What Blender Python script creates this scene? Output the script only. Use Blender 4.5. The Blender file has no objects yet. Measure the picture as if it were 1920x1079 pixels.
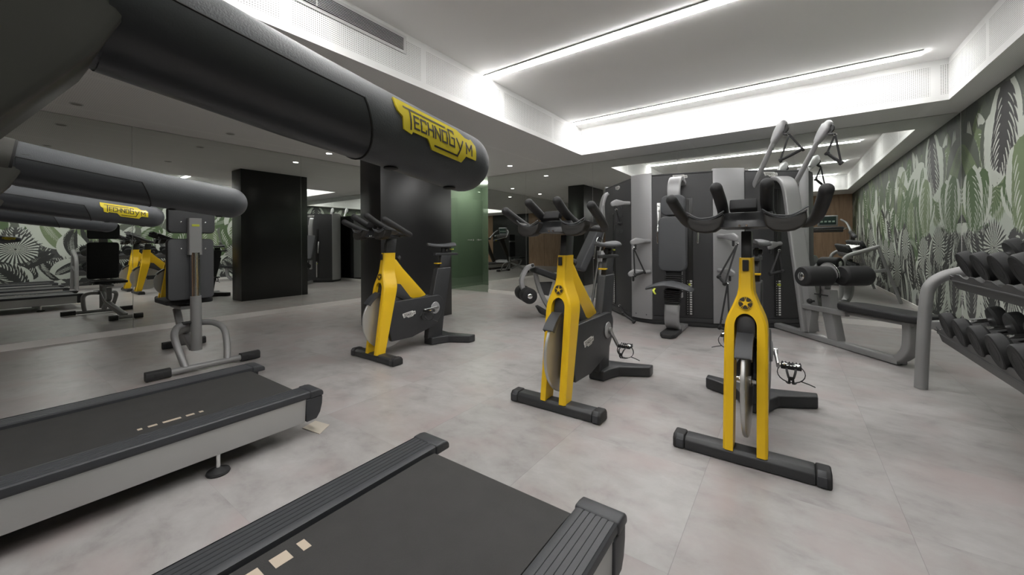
import bpy, bmesh, math, random
import numpy as np
from mathutils import Vector, Matrix
C = bpy.context.scene.collection
PI = math.pi
# ------------------------------------------------------------------ camera, world, exposure
cd = bpy.data.cameras.new('camera'); cam = bpy.data.objects.new('camera', cd); C.objects.link(cam)
yaw, roll = 0.6204, -0.0070
F_ = Vector((-math.sin(yaw), math.cos(yaw), 0)); R_ = Vector((math.cos(yaw), math.sin(yaw), 0)); U_ = Vector((0, 0, 1))
R3 = R_*math.cos(roll) + U_*math.sin(roll); U3 = U_*math.cos(roll) - R_*math.sin(roll)
cam.matrix_world = Matrix(((R3.x, U3.x, -F_.x, 0), (R3.y, U3.y, -F_.y, 0), (R3.z, U3.z, -F_.z, 1.05), (0, 0, 0, 1)))
cd.sensor_width = 36.0; cd.lens = 36.0*725.34/1920; cd.shift_y = -(539.5-457.37)/1920
cd.clip_start = 0.01
bpy.context.scene.camera = cam
sc = bpy.context.scene
w = bpy.data.worlds.new('world'); sc.world = w; w.use_nodes = True
w.node_tree.nodes['Background'].inputs[0].default_value = (0.5, 0.5, 0.5, 1)
w.node_tree.nodes['Background'].inputs[1].default_value = 0.0
sc.view_settings.view_transform = 'Standard'; sc.view_settings.look = 'None'
sc.view_settings.gamma = 1; sc.view_settings.use_curve_mapping = False
sc.view_settings.exposure = 1.1
LED = 19.0          # radiance of the linear LED strips
DOWN = 7.0         # watts of each lit downlight

# room numbers (metres)
H, HC = 2.5, 2.93
XL, XR, YB, YF = -6.44, 1.59, 6.49, -2.6
C1, C2, CY, CY0 = -2.76, 1.35, 5.84, -1.2

# ------------------------------------------------------------------ materials
MATS = {}
def mat(name, col, rough=0.5, metal=0.0, spec=0.5, emis=None, estr=0, coat=0, bump=None, noise=None):
    m = bpy.data.materials.new(name); m.use_nodes = True; nt = m.node_tree
    b = nt.nodes['Principled BSDF']
    b.inputs['Base Color'].default_value = (*col, 1); b.inputs['Roughness'].default_value = rough
    b.inputs['Metallic'].default_value = metal; b.inputs['Specular IOR Level'].default_value = spec
    if coat: b.inputs['Coat Weight'].default_value = coat; b.inputs['Coat Roughness'].default_value = 0.08
    if emis: b.inputs['Emission Color'].default_value = (*emis, 1); b.inputs['Emission Strength'].default_value = estr
    if noise:      # (scale, amount) gentle variation of the colour
        tc = nt.nodes.new('ShaderNodeTexCoord'); n = nt.nodes.new('ShaderNodeTexNoise'); n.inputs['Scale'].default_value = noise[0]
        n.inputs['Detail'].default_value = 4
        r = nt.nodes.new('ShaderNodeMapRange'); r.inputs['To Min'].default_value = 1-noise[1]; r.inputs['To Max'].default_value = 1+noise[1]
        mx = nt.nodes.new('ShaderNodeVectorMath'); mx.operation = 'SCALE'; mx.inputs[0].default_value = col
        nt.links.new(tc.outputs['Object'], n.inputs['Vector']); nt.links.new(n.outputs['Fac'], r.inputs['Value'])
        nt.links.new(r.outputs[0], mx.inputs['Scale']); nt.links.new(mx.outputs[0], b.inputs['Base Color'])
    if bump:       # (scale, strength)
        tc = nt.nodes.new('ShaderNodeTexCoord'); n = nt.nodes.new('ShaderNodeTexNoise'); n.inputs['Scale'].default_value = bump[0]
        n.inputs['Detail'].default_value = 3
        bp = nt.nodes.new('ShaderNodeBump'); bp.inputs['Strength'].default_value = bump[1]; bp.inputs['Distance'].default_value = 0.002
        nt.links.new(tc.outputs['Object'], n.inputs['Vector']); nt.links.new(n.outputs['Fac'], bp.inputs['Height'])
        nt.links.new(bp.outputs[0], b.inputs['Normal'])
    MATS[name] = m
    return m
M = MATS
mat('yellow', (0.80, 0.50, 0.012), 0.38, spec=0.5, bump=(300, 0.05))
mat('black_paint', (0.030, 0.031, 0.033), 0.42, bump=(350, 0.15), noise=(6, 0.15))
mat('rail_rubber', (0.060, 0.064, 0.070), 0.50, bump=(600, 0.18), noise=(9, 0.12))
mat('rail_panel', (0.034, 0.036, 0.040), 0.34, bump=(600, 0.05))
mat('black_seam', (0.004, 0.004, 0.004), 0.7)
mat('upright_metal', (0.050, 0.049, 0.043), 0.45, metal=0.2)
mat('deck_plastic', (0.040, 0.042, 0.047), 0.45, bump=(400, 0.15))
mat('belt', (0.033, 0.032, 0.031), 0.72, bump=(700, 0.6), noise=(14, 0.22))
mat('decal_beige', (0.50, 0.42, 0.33), 0.6)
mat('silver_side', (0.46, 0.46, 0.455), 0.42, metal=0.5, bump=(30, 0.03))
mat('chrome', (0.80, 0.80, 0.80), 0.12, metal=1.0)
mat('steel', (0.50, 0.50, 0.50), 0.3, metal=1.0)
mat('wheel_steel', (0.52, 0.52, 0.51), 0.38, metal=0.7)
mat('grey_frame', (0.27, 0.27, 0.27), 0.38, metal=0.25, noise=(5, 0.06))
mat('tray_grey', (0.085, 0.085, 0.086), 0.45, metal=0.2)
mat('silver_panel', (0.33, 0.33, 0.335), 0.40, metal=0.2)
mat('tower_dark', (0.040, 0.040, 0.042), 0.50, bump=(200, 0.1))
mat('pad', (0.060, 0.062, 0.067), 0.55, bump=(220, 0.3))
mat('cup_plastic', (0.024, 0.022, 0.020), 0.55, spec=0.3)
mat('pad_black', (0.020, 0.020, 0.021), 0.6, spec=0.3, bump=(220, 0.2))
mat('rubber', (0.020, 0.020, 0.021), 0.65, bump=(150, 0.2))
mat('head_rubber', (0.019, 0.0195, 0.020), 0.6, spec=0.3, bump=(150, 0.25), noise=(20, 0.2))
mat('white_paint', (0.55, 0.55, 0.54), 0.5)
mat('logo_yellow', (0.72, 0.58, 0.03), 0.22, coat=0.6)
mat('logo_white', (0.62, 0.62, 0.60), 0.35)
mat('logo_ink', (0.03, 0.022, 0.012), 0.5)
mat('plaster', (0.87, 0.86, 0.85), 0.85, bump=(60, 0.04))
mat('baseboard_paint', (0.74, 0.72, 0.69), 0.5)
mat('pillar_black', (0.016, 0.016, 0.016), 0.30, noise=(2, 0.2))
mat('grille_paint', (0.62, 0.62, 0.61), 0.5)
mat('dark_void', (0.02, 0.02, 0.02), 0.9)
mat('green_wall', (0.165, 0.21, 0.160), 0.55, noise=(2, 0.1))
mat('screen', (0.03, 0.05, 0.045), 0.2)
mat('screen_key', (0.35, 0.45, 0.38), 0.4)
mat('lime', (0.50, 0.55, 0.05), 0.5)
mat('led', (1, 1, 1), 0.5, emis=(1.0, 0.99, 0.975), estr=LED)
mat('lamp_on', (1, 1, 1), 0.5, emis=(1.0, 0.97, 0.9), estr=14)
mat('lamp_off', (0.30, 0.29, 0.27), 0.5)
mat('mirror', (0.735, 0.755, 0.73), 0.0, metal=1.0)
mat('mirror_seam', (0.05, 0.06, 0.05), 0.4)
mat('pale_plate', (0.55, 0.50, 0.42), 0.6)
def wood():
    m = mat('wood', (0.3, 0.18, 0.1), 0.5); nt = m.node_tree; b = nt.nodes['Principled BSDF']
    tc = nt.nodes.new('ShaderNodeTexCoord'); mp = nt.nodes.new('ShaderNodeMapping'); mp.inputs['Scale'].default_value = (7, 7, 0.6)
    n = nt.nodes.new('ShaderNodeTexNoise'); n.inputs['Scale'].default_value = 3; n.inputs['Detail'].default_value = 8; n.inputs['Distortion'].default_value = 0.6
    r = nt.nodes.new('ShaderNodeValToRGB'); r.color_ramp.elements[0].position = 0.3; r.color_ramp.elements[0].color = (0.27, 0.165, 0.095, 1)
    r.color_ramp.elements[1].position = 0.7; r.color_ramp.elements[1].color = (0.40, 0.265, 0.165, 1)
    nt.links.new(tc.outputs['Object'], mp.inputs[0]); nt.links.new(mp.outputs[0], n.inputs['Vector']); nt.links.new(n.outputs['Fac'], r.inputs[0])
    nt.links.new(r.outputs[0], b.inputs['Base Color'])
wood()
def floor_mat():
    m = mat('floor_vinyl', (0.4, 0.39, 0.38), 0.42); nt = m.node_tree; b = nt.nodes['Principled BSDF']; L = nt.links.new
    N = nt.nodes.new
    tc = N('ShaderNodeTexCoord'); sx = N('ShaderNodeSeparateXYZ'); L(tc.outputs['Object'], sx.inputs[0])
    TX, TY = 0.67, 0.67
    def mth(op, a, b_=None, c=None):
        n = N('ShaderNodeMath'); n.operation = op
        for i, v in enumerate((a, b_, c)):
            if v is None: continue
            if isinstance(v, (int, float)): n.inputs[i].default_value = v
            else: L(v, n.inputs[i])
        return n.outputs[0]
    ux = mth('DIVIDE', mth('ADD', sx.outputs[0], 0.316), TX); uy = mth('DIVIDE', mth('ADD', sx.outputs[1], 0.06), TY)
    ix, iy = mth('FLOOR', ux), mth('FLOOR', uy)
    fx, fy = mth('FRACT', ux), mth('FRACT', uy)
    cb = N('ShaderNodeCombineXYZ'); L(ix, cb.inputs[0]); L(iy, cb.inputs[1])
    wn = N('ShaderNodeTexWhiteNoise'); L(cb.outputs[0], wn.inputs['Vector'])
    # mottling: offset per tile, stretched
    sc_ = N('ShaderNodeVectorMath'); sc_.operation = 'SCALE'; L(wn.outputs['Color'], sc_.inputs[0]); sc_.inputs['Scale'].default_value = 20
    ad = N('ShaderNodeVectorMath'); ad.operation = 'ADD'; L(tc.outputs['Object'], ad.inputs[0]); L(sc_.outputs[0], ad.inputs[1])
    mp = N('ShaderNodeMapping'); mp.inputs['Scale'].default_value = (1.5, 2.0, 1); L(ad.outputs[0], mp.inputs[0])
    n1 = N('ShaderNodeTexNoise'); n1.inputs['Scale'].default_value = 3.4; n1.inputs['Detail'].default_value = 10; n1.inputs['Roughness'].default_value = 0.62; n1.inputs['Distortion'].default_value = 0.2; L(mp.outputs[0], n1.inputs['Vector'])
    r1 = N('ShaderNodeValToRGB'); e = r1.color_ramp.elements
    e[0].position = 0.30; e[0].color = (0.255, 0.240, 0.233, 1); e[1].position = 0.66; e[1].color = (0.400, 0.390, 0.382, 1)
    e2 = r1.color_ramp.elements.new(0.46); e2.color = (0.340, 0.325, 0.317, 1)
    L(n1.outputs['Fac'], r1.inputs[0])
    n2 = N('ShaderNodeTexNoise'); n2.inputs['Scale'].default_value = 3.1; n2.inputs['Detail'].default_value = 5; L(ad.outputs[0], n2.inputs['Vector'])
    r2 = N('ShaderNodeMapRange'); r2.inputs['From Min'].default_value = 0.48; r2.inputs['From Max'].default_value = 0.68; r2.inputs['To Max'].default_value = 0.75; L(n2.outputs['Fac'], r2.inputs[0])
    mx = N('ShaderNodeMix'); mx.data_type = 'RGBA'; L(r2.outputs[0], mx.inputs[0]); L(r1.outputs[0], mx.inputs[6]); mx.inputs[7].default_value = (0.355, 0.300, 0.292, 1)
    # per tile tone and joints
    tv = mth('ADD', mth('MULTIPLY', wn.outputs['Value'], 0.10), 0.95)
    jx = mth('MINIMUM', fx, mth('SUBTRACT', 1.0, fx)); jy = mth('MINIMUM', fy, mth('SUBTRACT', 1.0, fy))
    jf = mth('SUBTRACT', 1.0, mth('ADD', mth('MULTIPLY', mth('LESS_THAN', jx, 0.0018), 0.26), mth('MULTIPLY', mth('LESS_THAN', jy, 0.0015), 0.09)))
    s2 = N('ShaderNodeVectorMath'); s2.operation = 'SCALE'; L(mx.outputs[2], s2.inputs[0]); L(mth('MULTIPLY', tv, jf), s2.inputs['Scale'])
    L(s2.outputs[0], b.inputs['Base Color'])
    rr = mth('ADD', mth('MULTIPLY', n1.outputs['Fac'], 0.15), 0.28); L(rr, b.inputs['Roughness'])
    b.inputs['Specular IOR Level'].default_value = 0.45
floor_mat()
def perforated(name, col, ax, lo, hi, dark=0.12):
    """board with a grid of small round holes; ax = the two in-plane axes, lo/hi = z band (or None)"""
    m = mat(name, col, 0.8); nt = m.node_tree; b = nt.nodes['Principled BSDF']; L = nt.links.new; N = nt.nodes.new
    tc = N('ShaderNodeTexCoord'); sx = N('ShaderNodeSeparateXYZ'); L(tc.outputs['Object'], sx.inputs[0])
    def mth(op, a, b_=None):
        n = N('ShaderNodeMath'); n.operation = op
        for i, v in enumerate((a, b_)):
            if v is None: continue
            if isinstance(v, (int, float)): n.inputs[i].default_value = v
            else: L(v, n.inputs[i])
        return n.outputs[0]
    S = 0.0155
    d = []
    for a in ax:
        f = mth('SUBTRACT', mth('FRACT', mth('DIVIDE', sx.outputs[a], S)), 0.5); d.append(mth('MULTIPLY', f, f))
    r = mth('SQRT', mth('ADD', *d)); hole = mth('LESS_THAN', r, 0.23)
    u = sx.outputs[ax[0]]
    strip = mth('GREATER_THAN', mth('FRACT', mth('DIVIDE', u, 1.216)), 0.055)
    hole = mth('MULTIPLY', hole, strip)
    if lo is not None:
        hole = mth('MULTIPLY', hole, mth('MULTIPLY', mth('GREATER_THAN', sx.outputs[2], lo), mth('LESS_THAN', sx.outputs[2], hi)))
    mx = N('ShaderNodeMix'); mx.data_type = 'RGBA'; L(hole, mx.inputs[0]); mx.inputs[6].default_value = (*col, 1); mx.inputs[7].default_value = (*[c*dark for c in col], 1)
    L(mx.outputs[2], b.inputs['Base Color'])
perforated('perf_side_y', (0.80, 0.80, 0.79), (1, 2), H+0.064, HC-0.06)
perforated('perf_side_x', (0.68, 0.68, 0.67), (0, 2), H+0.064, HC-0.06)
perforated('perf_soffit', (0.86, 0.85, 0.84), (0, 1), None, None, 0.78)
def glass_mat():
    m = bpy.data.materials.new('door_glass'); m.use_nodes = True; nt = m.node_tree; nt.nodes.clear(); L = nt.links.new
    o = nt.nodes.new('ShaderNodeOutputMaterial'); t = nt.nodes.new('ShaderNodeBsdfTransparent'); t.inputs[0].default_value = (0.84, 0.90, 0.84, 1)
    g = nt.nodes.new('ShaderNodeBsdfGlossy'); g.inputs['Roughness'].default_value = 0.0; g.inputs[0].default_value = (0.9, 1, 0.92, 1)
    fr = nt.nodes.new('ShaderNodeFresnel'); gm = nt.nodes.new('ShaderNodeNewGeometry')
    mr = nt.nodes.new('ShaderNodeMapRange'); mr.inputs['To Min'].default_value = 1.5; mr.inputs['To Max'].default_value = 1/1.5   # the far side of the sheet is met from inside
    L(gm.outputs['Backfacing'], mr.inputs['Value']); L(mr.outputs[0], fr.inputs[0])
    x = nt.nodes.new('ShaderNodeMixShader'); L(fr.outputs[0], x.inputs[0]); L(t.outputs[0], x.inputs[1]); L(g.outputs[0], x.inputs[2]); L(x.outputs[0], o.inputs[0])
    MATS['door_glass'] = m
glass_mat()

# ------------------------------------------------------------------ mesh helpers
class MB:
    def __init__(s, T=None): s.v = []; s.f = []; s.m = []; s.T = T
    def add(s, vs, fs, mi=0, T=None):
        n = len(s.v); T2 = T if T is not None else s.T
        for p in vs:
            p = Vector(p); s.v.append(T2 @ p if T2 is not None else p)
        for f in fs: s.f.append(tuple(i+n for i in f)); s.m.append(mi)
        return s
    def addbm(s, bm, mi=0, T=None):
        bm.verts.index_update(); s.add([v.co.copy() for v in bm.verts], [[v.index for v in f.verts] for f in bm.faces], mi, T); bm.free(); return s
    def box(s, c, d, bev=0, mi=0, rot=None, T=None, seg=2):
        bm = bmesh.new(); bmesh.ops.create_cube(bm, size=1); bmesh.ops.scale(bm, vec=d, verts=bm.verts)
        if bev: bmesh.ops.bevel(bm, geom=bm.edges[:], offset=min(bev, min(d)*0.49), segments=seg, affect='EDGES', profile=0.5)
        X = Matrix.Translation(c)
        if rot is not None: X = X @ rot
        bmesh.ops.transform(bm, matrix=X, verts=bm.verts)
        return s.addbm(bm, mi, T)
    def span(s, a, b, bev=0, mi=0, T=None, seg=2):
        c = [(x+y)/2 for x, y in zip(a, b)]; d = [abs(y-x) for x, y in zip(a, b)]
        return s.box(c, d, bev, mi, None, T, seg)
    def prism(s, poly, lo, hi, ax=2, bev=0, mi=0, T=None, seg=2):
        """poly of 2D points in the plane normal to ax, extruded lo..hi along ax (ax 0: (y,z), 1: (x,z), 2: (x,y))"""
        def P(p, h): return {0: (h, p[0], p[1]), 1: (p[0], h, p[1]), 2: (p[0], p[1], h)}[ax]
        bm = bmesh.new(); n = len(poly)
        A = [bm.verts.new(P(p, lo)) for p in poly]; B = [bm.verts.new(P(p, hi)) for p in poly]
        bm.faces.new(A); bm.faces.new(B[::-1])
        for i in range(n): bm.faces.new((A[i], B[i], B[(i+1) % n], A[(i+1) % n]))
        bmesh.ops.recalc_face_normals(bm, faces=bm.faces)
        if bev:
            ed = [e for e in bm.edges if len(e.link_faces) == 2 and e.calc_face_angle(0) > 0.5]
            bmesh.ops.bevel(bm, geom=ed, offset=bev, segments=seg, affect='EDGES', profile=0.5, clamp_overlap=True)
        return s.addbm(bm, mi, T)
    def tube(s, pts, r, n=14, cap='flat', mi=0, T=None, sec=None, up=None, smooth=0, closed=False):
        """round (or sec-profiled) tube along pts; r number, list or (rx, ry)"""
        pts = [Vector(p) for p in pts]
        rs = list(r) if isinstance(r, (list,)) else [r]*len(pts)
        if smooth:
            P2, R2 = [], []
            for i in range(len(pts)-1):
                p0, p1, p2, p3 = pts[max(i-1, 0)], pts[i], pts[i+1], pts[min(i+2, len(pts)-1)]
                for k in range(smooth):
                    t = k/smooth
                    P2.append(0.5*((2*p1)+(-p0+p2)*t+(2*p0-5*p1+4*p2-p3)*t*t+(-p0+3*p1-3*p2+p3)*t**3))
                    a, b = rs[i], rs[i+1]
                    R2.append(a*(1-t)+b*t if not isinstance(a, tuple) else tuple(x*(1-t)+y*t for x, y in zip(a, b)))
            P2.append(pts[-1]); R2.append(rs[-1]); pts, rs = P2, R2
        m = len(pts)
        tan = []
        for i in range(m):
            a = pts[(i-1) % m] if closed else pts[max(i-1, 0)]; b = pts[(i+1) % m] if closed else pts[min(i+1, m-1)]
            t = (b-a); tan.append(t.normalized() if t.length > 1e-9 else Vector((0, 0, 1)))
        rounds = []
        if up is None:
            u = Vector((0, 0, 1)) if abs(tan[0].z) < 0.9 else Vector((1, 0, 0))
            u = (u - tan[0]*u.dot(tan[0])).normalized()
            fr = []
            for i in range(m):
                if i: u = (u - tan[i]*u.dot(tan[i])); u = u.normalized() if u.length > 1e-6 else tan[i].orthogonal().normalized()
                fr.append((tan[i].cross(u), u))
        else:
            fr = []
            for i in range(m):
                uu = Vector(up); uu = (uu - tan[i]*uu.dot(tan[i])).normalized(); fr.append((tan[i].cross(uu), uu))
        if sec is None: sec = [(math.cos(2*PI*k/n), math.sin(2*PI*k/n)) for k in range(n)]
        n = len(sec); vs, fs = [], []
        rings = []
        def ring(c, f, rr):
            rx, ry = rr if isinstance(rr, tuple) else (rr, rr)
            return [c + f[0]*(a*rx) + f[1]*(b*ry) for a, b in sec]
        if cap == 'round' and not closed:
            q = rs[0] if not isinstance(rs[0], tuple) else max(rs[0])
            for k in range(9, 0, -1):
                a = PI/2*k/9.3; z = rs[0]; z = tuple(x*math.cos(a) for x in z) if isinstance(z, tuple) else z*math.cos(a)
                rings.append(ring(pts[0]-tan[0]*q*math.sin(a), fr[0], z))
        for i in range(m): rings.append(ring(pts[i], fr[i], rs[i]))
        if cap == 'round' and not closed:
            q = rs[-1] if not isinstance(rs[-1], tuple) else max(rs[-1])
            for k in range(1, 10):
                a = PI/2*k/9.3; z = rs[-1]; z = tuple(x*math.cos(a) for x in z) if isinstance(z, tuple) else z*math.cos(a)
                rings.append(ring(pts[-1]+tan[-1]*q*math.sin(a), fr[-1], z))
        for rg in rings: vs.extend(rg)
        R = len(rings)
        for i in range(R if closed else R-1):
            j = (i+1) % R
            for k in range(n):
                k2 = (k+1) % n; fs.append((i*n+k, i*n+k2, j*n+k2, j*n+k))
        if not closed: fs.append(tuple(range(n))[::-1]); fs.append(tuple((R-1)*n+k for k in range(n)))
        return s.add(vs, fs, mi, T)
    def lathe(s, prof, o, ax, n=28, mi=0, T=None):
        """prof [(r, h)] along direction ax from o; closed if r=0 at the ends"""
        ax = Vector(ax).normalized(); u = ax.orthogonal().normalized(); v = ax.cross(u); o = Vector(o)
        vs, fs = [], []
        for r, h in prof:
            for k in range(n):
                a = 2*PI*k/n; vs.append(o + ax*h + u*(r*math.cos(a)) + v*(r*math.sin(a)))
        for i in range(len(prof)-1):
            for k in range(n):
                k2 = (k+1) % n; fs.append((i*n+k, i*n+k2, (i+1)*n+k2, (i+1)*n+k))
        fs.append(tuple(range(n))[::-1]); fs.append(tuple((len(prof)-1)*n+k for k in range(n)))
        return s.add(vs, fs, mi, T)
    def build(s, name, ms, parent=None, sharp=38, flat=False):
        me = bpy.data.meshes.new(name); me.from_pydata([tuple(v) for v in s.v], [], s.f)
        if isinstance(ms, str): ms = [ms]
        for x in ms: me.materials.append(MATS[x])
        if len(ms) > 1: me.polygons.foreach_set('material_index', s.m)
        bm = bmesh.new(); bm.from_mesh(me); bmesh.ops.remove_doubles(bm, verts=bm.verts, dist=1e-6)
        if not flat: bmesh.ops.recalc_face_normals(bm, faces=bm.faces)
        bm.to_mesh(me); bm.free()
        if not flat:
            me.polygons.foreach_set('use_smooth', [True]*len(me.polygons)); me.set_sharp_from_angle(angle=math.radians(sharp))
        else: me.polygons.foreach_set('use_smooth', [False]*len(me.polygons))
        me.update()
        o = bpy.data.objects.new(name, me); C.objects.link(o)
        if parent is not None: o.parent = parent
        return o
def rr(w_, h_, r, k=3):
    """rounded rectangle section, unit coordinates"""
    out = []
    for cx, cy, a0 in ((w_-r, h_-r, 0), (-w_+r, h_-r, PI/2), (-w_+r, -h_+r, PI), (w_-r, -h_+r, 1.5*PI)):
        for i in range(k+1):
            a = a0 + PI/2*i/k; out.append((cx+r*math.cos(a), cy+r*math.sin(a)))
    return out
def rpoly(x0, y0, x1, y1, r, k=5):
    return [((x0+x1)/2+a, (y0+y1)/2+b) for a, b in rr((x1-x0)/2, (y1-y0)/2, r, k)]
def lathe_cyl(r, h, b=0.004): return [(max(r-b, 1e-4), 0), (r, b), (r, h-b), (max(r-b, 1e-4), h)]
def tag(o, label, cat, group=None):
    o['label'] = label; o['category'] = cat
    if group: o['group'] = group
    return o
def thing(name, label, cat, loc=(0, 0, 0), rz=0, group=None):
    o = bpy.data.objects.new(name, None); C.objects.link(o); o.location = loc; o.rotation_euler = (0, 0, rz); o.empty_display_size = 0.1
    return tag(o, label, cat, group)
def struct(mb, name, m, **k):
    o = mb.build(name, m, None, **k); o['kind'] = 'structure'; return o
def copy_tree(o, parent=None):
    c = o.copy(); C.objects.link(c)
    if parent is not None: c.parent = parent
    for ch in list(o.children): copy_tree(ch, c)
    return c

# ------------------------------------------------------------------ lettering of the maker's plate
def plate_top(u):
    for a, b in (((0, .33), (.76, .33)), ((.76, .33), (.85, .265)), ((.85, .265), (.92, .265)), ((.92, .265), (.945, .285)), ((.945, .285), (1.0, .225))):
        if a[0] <= u <= b[0]+1e-9: return a[1]+(b[1]-a[1])*(u-a[0])/(b[0]-a[0])
    return .225
def plate_bot(u):
    for a, b in (((0, .25), (.015, .20)), ((.015, .20), (.06, .17)), ((.06, .17), (.075, .07)), ((.075, .07), (.16, .055)), ((.16, .055), (.17, .08)), ((.17, .08), (.34, .08)), ((.34, .08), (.41, 0)), ((.41, 0), (.80, 0)), ((.80, 0), (.85, .075)), ((.85, .075), (1.0, .075))):
        if a[0] <= u <= b[0]+1e-9: return a[1]+(b[1]-a[1])*(u-a[0])/(b[0]-a[0])
    return .075
GLYPH = {'E': [((1, 0), (0, 0)), ((0, 0), (0, 1)), ((0, 1), (1, 1)), ((0, .5), (.85, .5))],
         'C': [((1, .2), (1, 0)), ((1, 0), (0, 0)), ((0, 0), (0, 1)), ((0, 1), (1, 1)), ((1, 1), (1, .8))],
         'H': [((0, 0), (0, 1)), ((1, 0), (1, 1)), ((0, .5), (1, .5))],
         'N': [((0, 0), (0, 1)), ((0, 1), (1, 0)), ((1, 0), (1, 1))],
         'O': [((0, 0), (1, 0)), ((1, 0), (1, 1)), ((1, 1), (0, 1)), ((0, 1), (0, 0))],
         'G': [((1, .85), (1, 1)), ((1, 1), (0, 1)), ((0, 1), (0, 0)), ((0, 0), (1, 0)), ((1, 0), (1, .5)), ((1, .5), (.5, .5))],
         'M': [((0, 0), (0, 1)), ((0, 1), (.5, .35)), ((.5, .35), (1, 1)), ((1, 1), (1, 0))]}
def plate_strokes():
    S = [((.085, .268), (.572, .268)), ((.145, .268), (.145, .095))]      # the T and its long bar
    x = .185
    for ch, w_ in (('E', .050), ('C', .057), ('H', .057), ('N', .062), ('O', .060)):
        for a, b in GLYPH[ch]: S.append(((x+a[0]*w_, .115+a[1]*.105), (x+b[0]*w_, .115+b[1]*.105)))
        x += w_+.027
    for a, b in GLYPH['G']: S.append(((.612+a[0]*.066, .115+a[1]*.15), (.612+b[0]*.066, .115+b[1]*.15)))
    S += [((.716, .205), (.750, .125)), ((.800, .205), (.728, .045)), ((.728, .045), (.43, .045))]   # Y with its tail and underline
    for a, b in GLYPH['M']: S.append(((.850+a[0]*.080, .105+a[1]*.10), (.850+b[0]*.080, .105+b[1]*.10)))
    return S
def logo(fn, parent, plate_m='logo_yellow', thick=0.002, stroke=.014, nu=40, nv=5):
    """fn(u, v, h) -> point; u 0..1 along the plate, v 0..0.33 up, h height off the surface in metres"""
    mb = MB(); us = sorted(set([i/nu for i in range(nu+1)]+[.015, .06, .075, .16, .17, .34, .41, .80, .85, .76, .92, .945]))
    for i in range(len(us)-1):
        for j in range(nv):
            q = []
            for (u, jj) in ((us[i], j), (us[i+1], j), (us[i+1], j+1), (us[i], j+1)):
                uu = u if u == us[i] else u-1e-6
                uu = uu+1e-6 if u == us[i] else uu
                b, t = plate_bot(uu), plate_top(uu); q.append((u, b+(t-b)*jj/nv))
            vs = [fn(*p, thick) for p in q]+[fn(*p, -0.0005) for p in q]
            fs = [(0, 1, 2, 3)]
            if j == 0: fs.append((4, 5, 1, 0))
            if j == nv-1: fs.append((3, 2, 6, 7))
            if i == 0: fs.append((4, 0, 3, 7))
            if i == len(us)-2: fs.append((1, 5, 6, 2))
            mb.add(vs, fs)
    o = mb.build('logo_plate', plate_m, parent, sharp=50)
    mb = MB(); h = thick+0.0004
    for a, b in plate_strokes():
        d = Vector((b[0]-a[0], b[1]-a[1])); L_ = d.length; d.normalize(); nrm = Vector((-d.y, d.x))*stroke/2; e = d*stroke/2
        n = max(1, int(L_/.04)); A = Vector(a)-e; B = Vector(b)+e
        for k in range(n):
            p = A.lerp(B, k/n); q = A.lerp(B, (k+1)/n)
            mb.add([fn(*(p-nrm), h), fn(*(q-nrm), h), fn(*(q+nrm), h), fn(*(p+nrm), h)], [(0, 1, 2, 3)])
    mb.build('lettering', 'logo_ink', o, flat=True)
    return o

# ------------------------------------------------------------------ the room
struct(MB().span((XL-0.15, YF-0.15, -0.12), (XR+0.15, YB+1.3, 0)), 'floor', 'floor_vinyl')
# ceiling: soffit ring, coffer sides and top
mb = MB(); Z = H
xs, ys = [XL, C1, C2, XR], [YF, CY0, CY, YB]
for i in range(3):
    for j in range(3):
        if i == 1 and j == 1: continue
        mb.add([(xs[i], ys[j], Z), (xs[i], ys[j+1], Z), (xs[i+1], ys[j+1], Z), (xs[i+1], ys[j], Z)], [(0, 1, 2, 3)], 0)
mb.add([(XL, YB, Z), (XL, YB+1.25, Z), (-5.27, YB+1.25, Z), (-5.27, YB, Z)], [(0, 1, 2, 3)], 1)
for x, s in ((C1, 1), (C2, -1)):
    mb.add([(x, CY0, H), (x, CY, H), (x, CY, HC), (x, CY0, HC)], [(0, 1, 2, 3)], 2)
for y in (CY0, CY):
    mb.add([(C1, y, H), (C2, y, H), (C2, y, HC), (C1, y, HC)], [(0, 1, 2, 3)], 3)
mb.add([(C1, CY0, HC), (C2, CY0, HC), (C2, CY, HC), (C1, CY, HC)], [(0, 1, 2, 3)], 1)
mb.add([(XL-.2, YF-.2, HC+.1), (XR+.2, YF-.2, HC+.1), (XR+.2, YB+1.4, HC+.1), (XL-.2, YB+1.4, HC+.1)], [(0, 1, 2, 3)], 1)
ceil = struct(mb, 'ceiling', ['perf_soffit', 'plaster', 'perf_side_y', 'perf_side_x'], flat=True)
# walls
struct(MB().span((XL-0.15, YF-0.15, 0), (XL-0.012, YB+1.3, HC+.1)), 'wall_left', 'plaster')
struct(MB().span((-5.27, YB+0.008, 0), (XR+0.15, YB+1.3, HC+.1)).span((XL, YB+1.2, 0), (-5.27, YB+1.3, HC), mi=1)
       .span((XL-.01, YB+.02, 0), (XL+0.0, YB+1.2, H), mi=1).span((-5.275, YB+.02, 0), (-5.269, YB+1.2, H), mi=1), 'wall_back', ['plaster', 'green_wall'])
struct(MB().span((XL-0.15, YF-0.15, 0), (XR+0.15, YF-0.02, HC+.1)).span((-2.75, YF-.02, 0), (-.55, YF, H), mi=1)
       .span((XL, YF-.02, 0), (-2.75, YF+.012, H), mi=2).span((-.55, YF-.02, 0), (XR, YF+.012, H), mi=2), 'wall_front', ['plaster', 'pillar_black', 'wood'])
mbw = MB()
for x in [-6.0, -5.2, -4.4, -3.6, .5]: mbw.span((x-.003, YF+.0121, .0), (x+.003, YF+.0135, H))
struct(mbw, 'trim_1', 'black_seam')
struct(MB().span((XL, YF, 0), (XL+0.014, YB, 0.065)), 'baseboard_left', 'baseboard_paint')
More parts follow.
